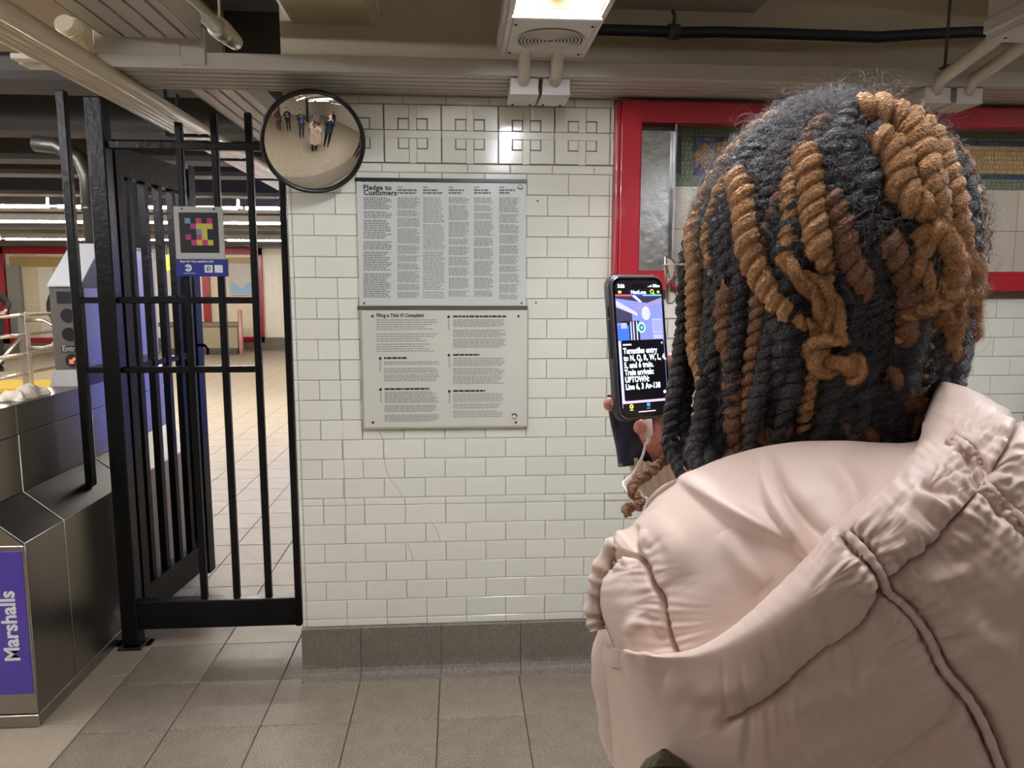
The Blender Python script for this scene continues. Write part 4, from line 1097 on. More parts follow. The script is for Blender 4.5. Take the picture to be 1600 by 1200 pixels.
figure('person', 'person in a plum knee-length coat, leftmost standing figure in the mirror', (-1.65,-1.55,0), (0.35,1), m_plum, m_blackc, m_hair_dk, m_skin_l, (((-.24,.02,1.13), (-.14,.16,1.02)), ((.24,.02,1.13), (.14,.16,1.02))), 1.66, 0.52, hair='long')
figure('person', 'person in black with hands together, second figure from the left in the mirror', (-0.85,-1.55,0), (0.1,1), m_blackc, m_jeans, m_hair_dk, m_skin_l, (((-.24,.06,1.15), (-.08,.24,1.30)), ((.24,.04,1.13), (.05,.22,1.16))), 1.74, 0.80)
figure('person', 'person in navy with raised hands, mirrored just right of the pink coat', (1.16,0.62,0), (-.55,.85), m_navy, m_blackc, m_hair_br, m_skin_l, (((-.23,.13,1.22), (-.07,.30,1.50)), ((.23,.13,1.22), (.07,.30,1.50))), 1.76, 0.84)
figure('person', 'small dark figure by the pale wall at the right of the mirror', (3.1,-1.3,0), (-.6,.8), m_blackc, m_blackc, m_hair_dk, m_skin_d, None, 1.66, 0.60)
figure('person', 'dark figure close to the tiled wall, bulging at the right rim of the mirror', (2.25,2.28,0), (-1,-.1), m_navy, m_blackc, m_hair_dk, m_skin_l, None, 1.72, 0.75)
figure('person', 'person in black at the far left edge, beyond the barrier rail', (-8.32,13.75,0), (0.6,-.8), m_blackc, m_blackc, m_hair_dk, m_skin_l, (((-.30,-.02,1.16), (-.22,.20,1.06)), ((.30,-.02,1.16), (.22,.20,1.06))), 1.72, 0.7)
figure('person', 'distant dark-haired person mostly hidden behind the Entry display box', (-7.98,15.6,0), (0.5,-.8), m_blackc, m_blackc, m_hair_dk, m_skin_d, None, 1.70, 0.7)
# ================================================================== THE WOMAN IN THE PINK COAT
def proj(P):
    P = np.asarray(P)-CAM; z = P@_F
    return np.stack([800+FPX*(P@_R)/z, 600-FPX*(P@_U)/z], -1)
def nz(v): v = np.array(v, float); return v/np.linalg.norm(v)
def crv(a, n):
    """Catmull-Rom through the rows of a (k, ..., 3) -> (n, ..., 3)"""
    a = np.asarray(a, float); k = len(a); out = []
    for t in np.linspace(0, k-1-1e-9, n):
        i = int(t); f = t-i
        p0, p1, p2, p3 = a[max(i-1, 0)], a[i], a[min(i+1, k-1)], a[min(i+2, k-1)]
        out.append(0.5*((2*p1)+(-p0+p2)*f+(2*p0-5*p1+4*p2-p3)*f*f+(-p0+3*p1-3*p2+p3)*f**3))
    return np.array(out)
def dense(poly, step=4.0):
    poly = np.array(poly, float); out = []
    for a, b_ in zip(poly, poly[1:]):
        n = max(1, int(np.linalg.norm(b_-a)/step)); out += [a+(b_-a)*i/n for i in range(n)]
    return np.array(out+[poly[-1]])
def smooth_line(poly, step=4.0): return dense(crv(np.array(poly, float), max(8, len(poly)*6)), step)
def noise3(P, seed=0):
    r = np.random.RandomState(seed); s = 0
    for _ in range(7):
        k = r.normal(size=3); s = s+np.sin(P@k+r.uniform(0, 6.28))
    return s/7
HD = P3(1239, 432, 0.805)                        # centre of the head
FD = nz((-0.86, 0.50, -0.08))                    # where she looks
HC = P3(1288, 412, 0.785)                        # centre of the hair
wo = thing('person', 'person seen from behind in pale pink hooded puffer coat, with caramel and black twists', 'person', (0.36, 0.78, 0))
m_pink = mat('pink_satin', (202,179,166), 0.44, bump=0.10, bscale=60, spec=0.4, sheen=0.2, var=0.035, vscale=16)
m_pink_in = mat('pink_satin_lining', (212,188,175), 0.45, bump=0.06, bscale=45, spec=0.35, sheen=0.2, var=0.02, vscale=12)

# ---- body: one continuous figure under the coat
SL, SRt = P3(1050, 985, 0.79), P3(1600, 930, 0.73)      # shoulders
CH = (SL+SRt)/2
hipc = np.array([CH[0]-.01, CH[1]+.02, 0.90])
fwd = nz((-0.18, 1, 0)); rgt = np.array([fwd[1], -fwd[0], 0])
PC = P3(998, 543, 0.92)                          # centre of the phone
nrm = nz(CAM-PC); ca, sa = math.cos(rad(37)), math.sin(rad(37))
nrm = nz((nrm[0]*ca-nrm[1]*sa, nrm[0]*sa+nrm[1]*ca, 0.02))
pup = nz(np.array([0, 0, 1.0])-0.15*nrm); prt = nz(np.cross(pup, nrm)); nrm = np.cross(prt, pup)
def ph(u, v, w_): return PC+prt*u+pup*v+nrm*w_
WR = ph(0.060, -0.150, -0.045)
EL = np.array([SRt[0]-0.02, SRt[1]+0.20, 1.10])
ELl = np.array([SL[0]-0.015, SL[1]+0.05, 1.08]); WRl = np.array([SL[0]+0.015, SL[1]+0.13, 0.87])
nb = np.array([CH[0]-0.03, CH[1]+0.0, 1.335])
J = [hipc, hipc+(0,0,.14), (CH*.6+hipc*.4), np.array([CH[0]-.01, CH[1], 1.27]), nb, HD-np.array([0,0,.10])+(-FD)*0.02]
Rr = [(.11,.09),(.10,.085),(.11,.085),(.10,.08),.05,.045]
Ed = [(0,1),(1,2),(2,3),(3,4),(4,5)]
for (s_, e_, w_) in ((SL, ELl, WRl), (SRt, EL, WR)):
    n0 = len(J); J += [s_*.75+CH*.25, e_, w_]; Rr += [.052,.042,.026]; Ed += [(3,n0),(n0,n0+1),(n0+1,n0+2)]
for sx in (-1, 1):
    n0 = len(J); hp = hipc+rgt*sx*.09
    J += [hp-(0,0,.05), np.array([hp[0],hp[1]+.01,.48]), np.array([hp[0],hp[1]-.01,.09])]; Rr += [.085,.058,.038]; Ed += [(0,n0),(n0,n0+1),(n0+1,n0+2)]
vs, fs = skin_verts(J, Ed, Rr)
b = MB(); b.add(vs, fs, True); head(b, HD, FD, 0.98)
# right hand closed round the phone
b.tube([WR-nz(WR-EL)*0.0, ph(.052,-.125,-.036), ph(.044,-.100,-.030), ph(.036,-.070,-.026)], [.024,.027,.032,.022], 12)
b.tube([ph(.040,-.075,-.030), ph(.024,-.094,-.026), ph(.006,-.1005,-.014), ph(-.006,-.0995,.001), ph(-.0135,-.0975,.011), ph(-.0155,-.0965,.0165)], [.0085,.0095,.0092,.0090,.0082,.0045], 12)
for k, v in enumerate((-.068, -.040, -.012)):
    tip = [ph(-.0425,v,-.011), ph(-.0445,v+.002,-.006), ph(-.0442,v+.003,-.002)] if k == 0 else [ph(-.034,v,-.0185), ph(-.040,v+.002,-.015)]
    b.tube([ph(.036,v-.030,-.026), ph(.010,v-.012,-.022), ph(-.022 if k == 0 else -.010,v-.002,-.019)]+(tip if k == 0 else [ph(-.020,v,-.0175), ph(-.025,v+.002,-.0165)]), ([.010,.0095,.009,.0082,.0075,.004] if k == 0 else [.010,.0095,.009,.0082,.004]), 10)
b.tube([ph(.048,-.105,-.022), ph(.054,-.075,-.010), ph(.053,-.045,.002), ph(.046,-.020,.010), ph(.042,-.010,.0115)], [.015,.0135,.0115,.010,.005], 12)
b.ell(ph(.020,-.108,-.014), (.014,.014,.016), 12, 8)
b.ell(ph(.034,-.108,-.022), (.020,.020,.024), 12, 8)
nl = len(b.v)
hand(b, WRl, nz(WRl-ELl), (1,.2,0), 0.95, 0.5, -1)
bo = b.build('body', [mat('skin_warm_brown', (196,134,114), 0.45, var=0.05, vscale=40), m_eye, m_iris, m_lip], wo)
b = MB(); q = ph(-.0158,-.0935,.0150); b.ell(q, (.0042,.0030,.0055), 10, 8); b.build('fingernail', mat('nail', (206,150,136), 0.25), bo)

# ---- coat: body and sleeves
Jc = [hipc, hipc+(0,0,.15), CH*.55+hipc*.45+(0,.02,0), np.array([CH[0]-.01, CH[1]+.035, 1.22])]
Rc = [(.20,.16),(.19,.15),(.20,.15),(.19,.13)]; Ec = [(0,1),(1,2),(2,3)]
for (s_, e_, w_) in ((SL, ELl, WRl), (SRt, EL, WR)):
    n0 = len(Jc); w2 = e_+(w_-e_)*0.74
    Jc += [s_, s_*.5+e_*.5, e_, w2]; Rc += [.082,.080,.072,.050]; Ec += [(3,n0),(n0,n0+1),(n0+1,n0+2),(n0+2,n0+3)]
vs, fs = skin_verts(Jc, Ec, Rc, 3)
V = np.array(vs)
# quilting and creases on the sleeves and body
V2 = V.copy(); cen = V.mean(0)
dz = 0.0022*np.sin(V[:,2]*150+5*noise3(V*16, 3))*(.5+.5*noise3(V*9, 8))+0.0035*noise3(V*30, 5)
dirn = V-np.array([CH[0], CH[1]+.04, 0])*[1,1,0]-np.array([0,0,1])*V[:,2:3]; dirn /= np.linalg.norm(dirn, axis=1)[:,None]+1e-6
V2 += dirn*dz[:,None]
b = MB(); b.add([tuple(p) for p in V2], fs, True)
G = []
for i in range(26):
    u = i/25; z = 1.06+(0.50-1.06)*u; a_, c_ = .205+.075*u, .165+.075*u
    pf = 1+.03*abs(math.sin(u*math.pi*4))**.5
    G.append([hipc*[1,1,0]+np.array([0,0,z])+rgt*(a_*pf*math.cos(q))+fwd*(c_*pf*math.sin(q)) for q in np.linspace(0, 2*math.pi, 48, endpoint=False)])
b.grid(G, True, True)
G = []
for i in range(16):                                   # closed front with a soft stand-up collar
    u = i/15; z = 1.04+0.33*u; k_ = 1-.62*max(0, (u-.35)/.65)**1.6
    cx_ = hipc*(1-u)+np.array([nb[0], nb[1]+.045, 0])*u
    G.append([np.array([cx_[0], cx_[1], z])+rgt*(.205*k_*math.cos(q))+fwd*(.168*(k_*.85+.15)*math.sin(q)) for q in np.linspace(-.35, math.pi+.35, 40)])
b.grid(G, True)
b.tube([np.array([nb[0], nb[1]+.045, 1.375])+rgt*(.085*math.cos(q))+fwd*(.085*math.sin(q)) for q in np.linspace(.25, math.pi-.35, 24)], .020, 10)
coat = b.build('coat', m_pink, wo)
b = MB(); b.tube([hipc*(1-u)+np.array([nb[0], nb[1]+.045, 0])*u*1.0+fwd*((.168*((1-.62*max(0, (u-.35)/.65)**1.6)*.85+.15))+.002)+np.array([0, 0, (1.04+.33*u)-hipc[2]*(1-u)]) for u in np.linspace(0, 1, 20)], .004, 6); b.build('zip', mat('zip_rose', (150,120,108), 0.4), coat)
# ribbed knit cuff at the right wrist
b = MB(); G = []
c0, c1 = ph(.045,-.128,-.036), ph(.075,-.185,-.058); cd_ = nz(c1-c0); ca_ = nz(np.cross(cd_, (0,0,1))); cb_ = np.cross(cd_, ca_)
for i in range(12):
    u = i/11; rr = .034+.007*math.sin(math.pi*u)
    G.append([c0+(c1-c0)*u+(ca_*math.cos(q)+cb_*math.sin(q))*rr*(1+.05*math.cos(24*q)) for q in np.linspace(0, 2*math.pi, 96, endpoint=False)])
b.grid(G, True, True); b.build('knit_cuff', mat('cream_knit', (206,192,174), 0.85), coat)
m_legging = mat('black_leggings', (28,27,29), 0.8)
Jl = [hipc]; Rl = [(.115,.095)]; El = []
for sx in (-1, 1):
    n0 = len(Jl); hp = hipc+rgt*sx*.092
    Jl += [hp-(0,0,.06), np.array([hp[0],hp[1]+.01,.48]), np.array([hp[0],hp[1]-.01,.10])]; Rl += [.082,.066,.05]; El += [(0,n0),(n0,n0+1),(n0+1,n0+2)]
vs, fs = skin_verts(Jl, El, Rl); b = MB(); b.add(vs, fs, True); b.build('leggings', m_legging, wo)
for sx in (-1, 1):
    hp = hipc+rgt*sx*.095; b = MB()
    W2 = lambda u, v, z: np.array([hp[0], hp[1], 0])+rgt*u+fwd*v+np.array([0,0,z])
    b.grid([[W2(.046*math.cos(q)*(1 if v < .1 else .85), v, max(.002, h_/2+h_/2*math.sin(q))) for q in np.linspace(0, 2*math.pi, 14, endpoint=False)] for v, h_ in ((-.075,.05),(-.07,.12),(-.02,.13),(.04,.10),(.09,.075),(.14,.06),(.165,.035))], True, True)
    b.tube([W2(0,-.015,.08), W2(0,-.02,.2), W2(0,-.01,.33)], [.052,.056,.062], 14); b.build('boot', m_black, wo)

# ---- hood lying on the back: lining sheet and quilted shell
T_ = {  # rows from the neck to the fold, the rim, then down the back; (x, y in the photograph, distance)
 0: [(1020,800,.86),(950,858,.84),(934,935,.83),(950,1000,.80), (945,1012,.79),(948,1050,.79),(955,1120,.79),(960,1200,.80),(970,1320,.82)],
 1: [(1020,778,.745),(968,850,.70),(950,935,.675),(978,1012,.645), (974,1022,.615),(985,1062,.625),(1004,1130,.640),(1012,1200,.655),(1020,1320,.68)],
 2: [(1092,736,.695),(1050,830,.645),(1056,930,.615),(1090,1006,.590), (1090,1019,.553),(1094,1052,.553),(1098,1110,.565),(1100,1200,.585),(1100,1320,.61)],
 3: [(1190,703,.675),(1160,790,.612),(1166,872,.583),(1195,932,.566), (1205,944,.520),(1217,985,.510),(1231,1076,.518),(1236,1180,.535),(1240,1330,.56)],
 4: [(1300,690,.660),(1282,745,.607),(1290,790,.583),(1312,820,.566), (1318,829,.516),(1345,880,.497),(1380,940,.497),(1402,1080,.505),(1420,1340,.53)],
 5: [(1385,691,.655),(1385,708,.620),(1395,725,.600),(1410,738,.585), (1424,738,.522),(1468,796,.495),(1502,846,.488),(1545,1010,.485),(1580,1340,.51)],
 6: [(1440,684,.660),(1446,686,.640),(1454,688,.615),(1462,690,.590), (1476,676,.545),(1526,732,.506),(1562,772,.494),(1640,960,.478),(1720,1340,.51)],
 7: [(1484,650,.690),(1486,642,.670),(1487,634,.640),(1488,626,.620), (1492,610,.606),(1560,652,.545),(1612,700,.525),(1760,940,.495),(1850,1340,.52)],
 8: [(1470,620,.76),(1472,614,.74),(1474,608,.72),(1474,603,.71), (1476,597,.70),(1560,628,.645),(1645,690,.61),(1850,930,.565),(1960,1340,.58)],
 9: [(1430,625,.86),(1430,620,.85),(1428,614,.84),(1425,608,.83), (1425,604,.82),(1530,645,.81),(1700,705,.77),(1950,940,.70),(2060,1340,.70)],
}
cols = [np.array([P3(*p) for p in T_[k]]) for k in range(10)]
arr = np.stack(cols, 1)                     # (9 rows, 10 cols, 3)
lin_rows = [arr[0]+_F*0.05-np.array([0,0,.035]), arr[0]+_F*0.012-np.array([0,0,.004]), arr[0], arr[1], arr[2], arr[3], arr[3]+(arr[3]-arr[2])*0.35]
shl_rows = [arr[4]+_F*0.045-np.array([0,0,.030]), arr[4]+_F*0.022-np.array([0,0,.004]), arr[4], arr[5], arr[6], arr[7], arr[8]]
NC = 300
def sheet(rows, nr):
    g = crv(np.array(rows), nr)                        # rows dense
    g = np.swapaxes(crv(np.swapaxes(g, 0, 1), NC), 0, 1)
    return g
def normals(g):
    du = np.gradient(g, axis=1); dv = np.gradient(g, axis=0)
    n = np.cross(du, dv); n /= np.linalg.norm(n, axis=2)[:,:,None]+1e-9
    flip = np.sign(np.sum(n*(CAM-g), axis=2).mean())
    return n*flip
def near_line(pp, line):
    """distance to a line drawn on the cloth and the way along it, for every point of the cloth"""
    sh = pp.shape[:2]; q = pp.reshape(-1, 2); best = np.full(len(q), 1e9); arc = np.zeros(len(q)); sd = np.zeros(len(q)); s = 0.0
    for a, e in zip(line, line[1:]):
        d = e-a; L = np.linalg.norm(d)+1e-9; t = np.clip(((q-a)@d)/(L*L), 0, 1); v = q-(a+t[:,None]*d); r = np.linalg.norm(v, axis=1)
        m_ = r < best; best[m_] = r[m_]; arc[m_] = s+t[m_]*L; sd[m_] = np.sign(v[m_,0]*d[1]-v[m_,1]*d[0]); s += L
    return best.reshape(sh), arc.reshape(sh), sd.reshape(sh)
def cut(disp, pp, poly, depth, wide, narrow=2.6, wr=0.0, lam=38.0, reach=34.0, seed=1):
    l_ = smooth_line(poly); d, s, sd = near_line(pp, l_)
    r = np.random.RandomState(seed)
    disp -= depth*0.55*np.exp(-d/wide)+depth*0.75*np.exp(-(d/narrow)**2)
    if wr:
        w_ = sum(np.sin(2*math.pi*(s+sd*d*r.uniform(-.5,.5))/(lam*f)+r.uniform(0,6.28)) for f in (0.45, 0.8, 1.25, 2.1))/4
        disp += wr*w_*np.exp(-d/reach)*(1-np.exp(-d/5))
def ridge(disp, pp, poly, h, wd, side=0.0):
    d, s, sd = near_line(pp, smooth_line(poly)); tot = s.max()+1e-9
    env = np.sin(np.clip(s/tot, 0, 1)*math.pi)**.5
    wl_ = wd*(1+side*np.tanh(sd*d/(0.5*wd)))
    disp += h*env*np.exp(-(d/np.maximum(wl_, 2))**2)
# lining
g = sheet(lin_rows, 230); n = normals(g); pp = proj(g); disp = np.zeros(g.shape[:2])
disp += 0.0050*noise3(g*17, 11)+0.0016*noise3(g*40, 12)+0.0003*noise3(g*100, 13)
ridge(disp, pp, [(1058,742),(1085,762),(1125,790),(1180,822),(1240,850)], 0.010, 12, 0.4)
ridge(disp, pp, [(1192,705),(1193,745),(1205,790),(1235,835),(1275,882)], 0.010, 9, 0.5)
ridge(disp, pp, [(1203,705),(1222,760),(1262,815),(1300,845)], -0.007, 11)
ridge(disp, pp, [(1130,830),(1160,880),(1195,915)], 0.005, 14)
ridge(disp, pp, [(1010,800),(1050,850),(1060,900)], 0.005, 20)
ridge(disp, pp, [(1300,720),(1330,760),(1340,800)], 0.005, 16)
cut(disp, pp, [(990,862),(1003,880),(1012,905),(1028,930),(1034,962),(1042,995),(1055,1022)], 0.013, 7, 3.0, 0.004, 30, 22, 5)
cut(disp, pp, [(946,884),(958,866),(980,862),(996,866)], 0.010, 6, 3.0, 0.006, 18, 18, 6)
ridge(disp, pp, [(972,992),(1000,972),(1032,990)], 0.005, 11)
ridge(disp, pp, [(1000,960),(1020,985),(1032,1015)], -0.006, 9)
for k, (x, y) in enumerate(((952,850),(968,846),(984,846),(998,856))):
    ridge(disp, pp, [(x+8,y-30),(x,y-8),(x-4,y+12)], 0.006 if k % 2 else -0.007, 5)
g2 = g+n*disp[:,:,None]
b = MB(); b.grid(g2.tolist(), True); hl = b.build('hood_lining', m_pink_in, wo)
# shell
g = sheet(shl_rows, 330); n = normals(g); pp = proj(g); disp = np.zeros(g.shape[:2])
disp += 0.0045*noise3(g*15, 21)+0.0014*noise3(g*40, 22)+0.0003*noise3(g*100, 23)
SA1 = [(1311,833),(1334,859),(1365,890),(1381,918),(1388,935),(1427,970),(1453,1021),(1474,1062),(1510,1105),(1536,1150),(1566,1230),(1590,1330)]
SA2 = [(1327,826),(1360,854),(1381,890),(1391,916),(1402,930),(1440,964),(1468,1012),(1489,1052),(1526,1094),(1552,1140),(1584,1230),(1608,1330)]
SB1 = [(1479,685),(1494,692),(1518,718),(1531,748),(1556,784),(1600,828),(1680,905),(1760,1000)]
SB2 = [(1489,677),(1508,686),(1532,712),(1546,742),(1572,776),(1616,818),(1696,895),(1776,990)]
SC_ = [(1134,1133),(1160,1122),(1200,1099),(1231,1076),(1277,1035),(1319,1009),(1355,978),(1376,950),(1384,928)]
SD_ = [(1397,912),(1432,882),(1469,849),(1510,792),(1534,758)]
SE_ = [(1546,745),(1572,709),(1588,676),(1600,640)]
for i, (ln_, dp, wr) in enumerate(((SA1, .010, .0035), (SA2, .010, .0045), (SB1, .009, .004), (SB2, .009, .004), (SC_, .011, .0035), (SD_, .011, .006), (SE_, .010, .005))):
    cut(disp, pp, ln_, dp, 11, 2.3, wr, 40, 42, 30+i)
cut(disp, pp, [(1330,1240),(1420,1170),(1480,1130),(1500,1100)], 0.004, 18, 6, 0.002, 50, 50, 44)
for ln_, h_, w_ in (([(1330,868),(1352,900),(1362,925)], .005, 13), ([(1400,800),(1430,830),(1440,850)], .006, 14), ([(1425,770),(1460,790),(1490,800)], .006, 10), ([(1440,760),(1470,768),(1500,770)], -.005, 8),
                   ([(1290,1060),(1330,1085),(1350,1060),(1375,1045)], .0045, 11), ([(1230,1110),(1290,1090),(1330,1110)], .004, 16), ([(1420,900),(1470,905),(1520,885)], .005, 12), ([(1450,860),(1500,870),(1545,850)], -.004, 12),
                   ([(1500,960),(1540,1000),(1590,1010)], .006, 20), ([(1260,1180),(1340,1150),(1420,1140)], .005, 26), ([(1040,1060),(1120,1080),(1200,1060)], .004, 22)):
    ridge(disp, pp, ln_, h_, w_)
# small gathers along the rim
dR, sR, _s = near_line(pp, dense(proj(arr[4])))
disp += 0.0007*(np.sin(sR*0.31+2.5*np.sin(sR*.05))+np.sin(sR*.17+3*np.sin(sR*.023)))*np.exp(-dR/14)*(0.5+0.5*np.sin(sR*.021+1))
g2 = g+n*disp[:,:,None]
b = MB(); b.grid(g2.tolist(), True); hs = b.build('hood', m_pink, wo)
# stitched piping between the twin seams
def on_cloth(line, lift):
    q = proj(g2).reshape(-1, 2); P = g2.reshape(-1, 3); N = n.reshape(-1, 3); out = []
    for p in line:
        k = np.argmin(np.sum((q-p)**2, axis=1)); out.append(P[k]+N[k]*lift)
    return np.array(out)
for a_, b2 in ((SA1, SA2), (SB1, SB2)):
    mid = (smooth_line(a_, 6)[:, :],); l1 = crv(np.array(a_, float), 70); l2 = crv(np.array(b2, float), 70)
    p = on_cloth((l1+l2)/2, 0.0005)
    p = crv(p[::7], 300); p = np.array([p[max(0, i-8):i+9].mean(0) for i in range(len(p))])
    b = MB(); b.tube(p, [0.0030*(1+.10*math.sin(i*.47)) for i in range(len(p))], 8); b.build('piping', m_pink, hs)
# gathered edge of the hood over the left shoulder
b = MB()
lead = [(972,846,.735),(955,858,.735),(943,882,.735),(935,912,.735),(930,940,.735),(929,962,.735),(934,985,.73)]
lead = crv(np.array([P3(*p) for p in lead]), 260)
b.tube(lead, [0.0095*(1+.14*math.sin(i*.17+1.5*math.sin(i*.05))+.10*math.sin(i*.063+1)) for i in range(260)], 12)
b.build('gathered_edge', m_pink, hs)

# ---- glasses
gl = thing('eyeglasses', 'thin wire glasses with clear lenses poking out left of the hair', 'glasses', tuple(HD+FD*0.1))
gl.parent = None
FL = nz(np.cross((0,0,1), FD)); FU = np.cross(FD, FL)
m_wire = mat('silver_wire', (186,180,168), 0.3, 1.0)
m_lens = bpy.data.materials.new('clear_lens'); m_lens.use_nodes = True
bb = m_lens.node_tree.nodes['Principled BSDF']; bb.inputs['Transmission Weight'].default_value = 1.0; bb.inputs['Roughness'].default_value = 0.02; bb.inputs['IOR'].default_value = 1.05; bb.inputs['Base Color'].default_value = (.95,.95,.93,1)
def gp(l, u, f): return HD+FL*l+FU*u+FD*f
for sx in (1, -1):
    ring = [gp(sx*(.034+.030*math.copysign(abs(math.cos(q))**.75, math.cos(q))), .006+.026*math.copysign(abs(math.sin(q))**.8, math.sin(q)), .130-.006*abs(math.cos(q))) for q in np.linspace(0, 2*math.pi, 40, endpoint=False)]
    b = MB(); b.tube(ring, 0.0009, 6, closed=True); b.build('rim', m_wire, gl)
    b = MB(); c_ = np.mean(ring, axis=0); b.add([tuple(p) for p in ring]+[tuple(c_)], [(i, (i+1) % 40, 40) for i in range(40)]); b.build('lens', m_lens, gl)
    b = MB(); b.tube([gp(sx*.066,.022,.128), gp(sx*.074,.022,.122), gp(sx*.079,.018,.06), gp(sx*.081,.012,.0), gp(sx*.079,-.012,-.03)], 0.0010, 6); b.build('temple', m_wire, gl)
b = MB(); b.tube([gp(-.006,.012,.134), gp(0,.016,.138), gp(.006,.012,.134)], 0.0012, 6); b.build('bridge', m_wire, gl)
# ================================================================== WHAT SHE HOLDS
def rrect(hw, hh, r, n=6):
    out = []
    for cx, cy, a0 in ((hw-r, hh-r, 0), (-hw+r, hh-r, 90), (-hw+r, -hh+r, 180), (hw-r, -hh+r, 270)):
        for i in range(n+1):
            a = rad(a0+90*i/n); out.append((cx+r*math.cos(a), cy+r*math.sin(a)))
    return out
def slab(b, hw, hh, r, w0, w1, ch=0.0, cu=0.0, cv=0.0):
    rings = []
    prof = [(0, w0), (0, w1)] if not ch else [(ch, w0), (0, w0+ch), (0, w1-ch), (ch, w1)]
    for ins, w_ in prof:
        rings.append([ph(u+cu, v+cv, w_) for u, v in rrect(hw-ins, hh-ins, max(.001, r-ins))])
    b.grid([[tuple(p) for p in r_] for r_ in rings], False, True)
    n = len(rings[0]); o = len(b.v)-n*len(rings)
    b.f.append(tuple(o+i for i in range(n))); b.mi.append(b.cur); b.smooth.append(False)
    b.f.append(tuple(o+n*(len(rings)-1)+i for i in range(n))[::-1]); b.mi.append(b.cur); b.smooth.append(False)
fo = thing('smartphone', 'dark-cased phone held up by the person in pink, lit app on screen', 'phone', tuple(PC))
m_case = mat('phone_case', (62,60,68), 0.45); m_bez = mat('phone_frame', (150,148,150), 0.25, 0.9)
b = MB(); slab(b, .0420, .0905, .0150, -.008, .0052, .0022); b.build('case', m_case, fo)
b = MB(); slab(b, .0392, .0877, .0130, .002, .0062, .0008); b.build('frame', m_bez, fo)
b = MB(); slab(b, .0380, .0865, .0120, .0055, .0066); b.build('glass', mat('phone_glass', (6,6,10), 0.12), fo)
for v, h_ in ((.046,.007),(.024,.012),(.0,.012)):
    b = MB(); b.tube([ph(-.0422,v-h_,0), ph(-.0428,v-h_+.002,0), ph(-.0428,v+h_-.002,0), ph(-.0422,v+h_,0)], .0016, 6); b.build('side_button', m_case, fo)
def scr(nm, pts, rgb, st=0.9, lay=0):
    w_ = .00672+.00012*lay; b = MB(); b.add([tuple(ph(u, v, w_)) for u, v in pts], [tuple(range(len(pts)))])
    return b.build(nm, mat('screen_%d_%d_%d' % rgb, rgb, 0.3, emit=(rgb, st)), fo)
SW, SH = .0352, .0830
def R4(u0, u1, v0, v1): return [(u0,v0),(u1,v0),(u1,v1),(u0,v1)]
def vy(y): return SH-(y-434)/(652-434)*2*SH              # height on the screen of a row of the photograph
scr('screen_back', [(u, v) for u, v in rrect(SW, SH, .010)], (20,20,28), 0.5, 0)
scr('status_notch', [(u, v+vy(443)) for u, v in rrect(.010, .003, .003)], (2,2,6), 0.2, 1)
V0, V1 = vy(458), vy(532)
scr('view_wall', R4(-SW, SW, vy(640), V0), (128,138,206), 0.9, 1)
scr('view_strip', R4(-SW, -.012, vy(459.5), vy(457)), (238,90,110), 1.0, 3); scr('view_strip', R4(-.012, .006, vy(459.5), vy(457)), (70,60,220), 1.0, 3); scr('view_strip', R4(.006, SW, vy(459.5), vy(457)), (96,190,214), 1.0, 3)
scr('view_ceiling', [(-SW, vy(463)), (.018, vy(472)), (SW, vy(462)), (SW, V0), (-SW, V0)], (52,48,70), 0.9, 2)
scr('view_trunking', [(-SW, vy(466)), (-.004, vy(487)), (-.004, vy(492)), (-SW, vy(476))], (196,196,222), 0.9, 3)
scr('view_trunking', [(-.006, vy(478)), (SW, vy(462)), (SW, vy(470)), (-.006, vy(484))], (150,140,186), 0.9, 3)
scr('view_fixture', [(-.012, V0), (-.006, V0), (.004, vy(469)), (.001, vy(470))], (232,232,240), 0.9, 3)
scr('view_dark_gap', [(-SW, vy(478)), (-.012, vy(488)), (-.012, vy(503)), (-SW, vy(503))], (60,58,84), 0.9, 2)
scr('view_dark_fence', R4(-.030, -.002, V1, vy(500)), (22,24,44), 0.8, 3)
scr('view_turnstile', R4(-SW, -.018, V1, vy(507)), (64,110,232), 0.9, 4)
scr('view_turnstile_top', R4(-.030, -.021, vy(512), vy(503)), (170,180,232), 0.9, 5)
for u in (-.016, -.012, -.007): scr('view_bar', R4(u, u+.002, V1, vy(501)), (200,206,236), 0.8, 4)
scr('view_mirror', [(.009+.0066*math.cos(q), vy(488)+.0085*math.sin(q)) for q in np.linspace(0, 6.28, 20, endpoint=False)], (198,200,224), 0.9, 5)
scr('view_tag', [(.0008+.0062*math.cos(q), vy(511)+.0070*math.sin(q)) for q in np.linspace(0, 6.28, 20, endpoint=False)], (150,226,214), 1.0, 6)
scr('view_tag_ring', [(.0008+.0036*math.cos(q), vy(511)+.0040*math.sin(q)) for q in np.linspace(0, 6.28, 20, endpoint=False)], (30,60,70), 0.8, 7)
scr('view_tag_core', [(.0008+.0018*math.cos(q), vy(511)+.0020*math.sin(q)) for q in np.linspace(0, 6.28, 16, endpoint=False)], (180,240,230), 1.0, 8)
scr('view_poster', R4(.018, .033, vy(521), vy(497)), (176,184,226), 0.9, 4)
for i in range(5): scr('view_poster_column', R4(.0195+i*.0028, .0212+i*.0028, vy(519), vy(499)), (140,146,196), 0.8, 5)
scr('view_poster', R4(.018, .033, vy(530), vy(523)), (176,184,226), 0.9, 4)
scr('view_edge', R4(-SW, -.0315, vy(632), V1), (196,200,250), 1.0, 2)
scr('view_edge', R4(-SW, SW, vy(633), vy(628.5)), (214,190,232), 1.0, 5)
scr('text_card', [(u+.0012, v+(vy(531)+vy(629))/2) for u, v in rrect(.0328, (vy(531)-vy(629))/2, .003)], (14,14,22), 0.4, 6)
scr('tab_bar', R4(-SW+.001, SW-.001, -SH+.006, vy(633)), (10,10,18), 0.4, 4)
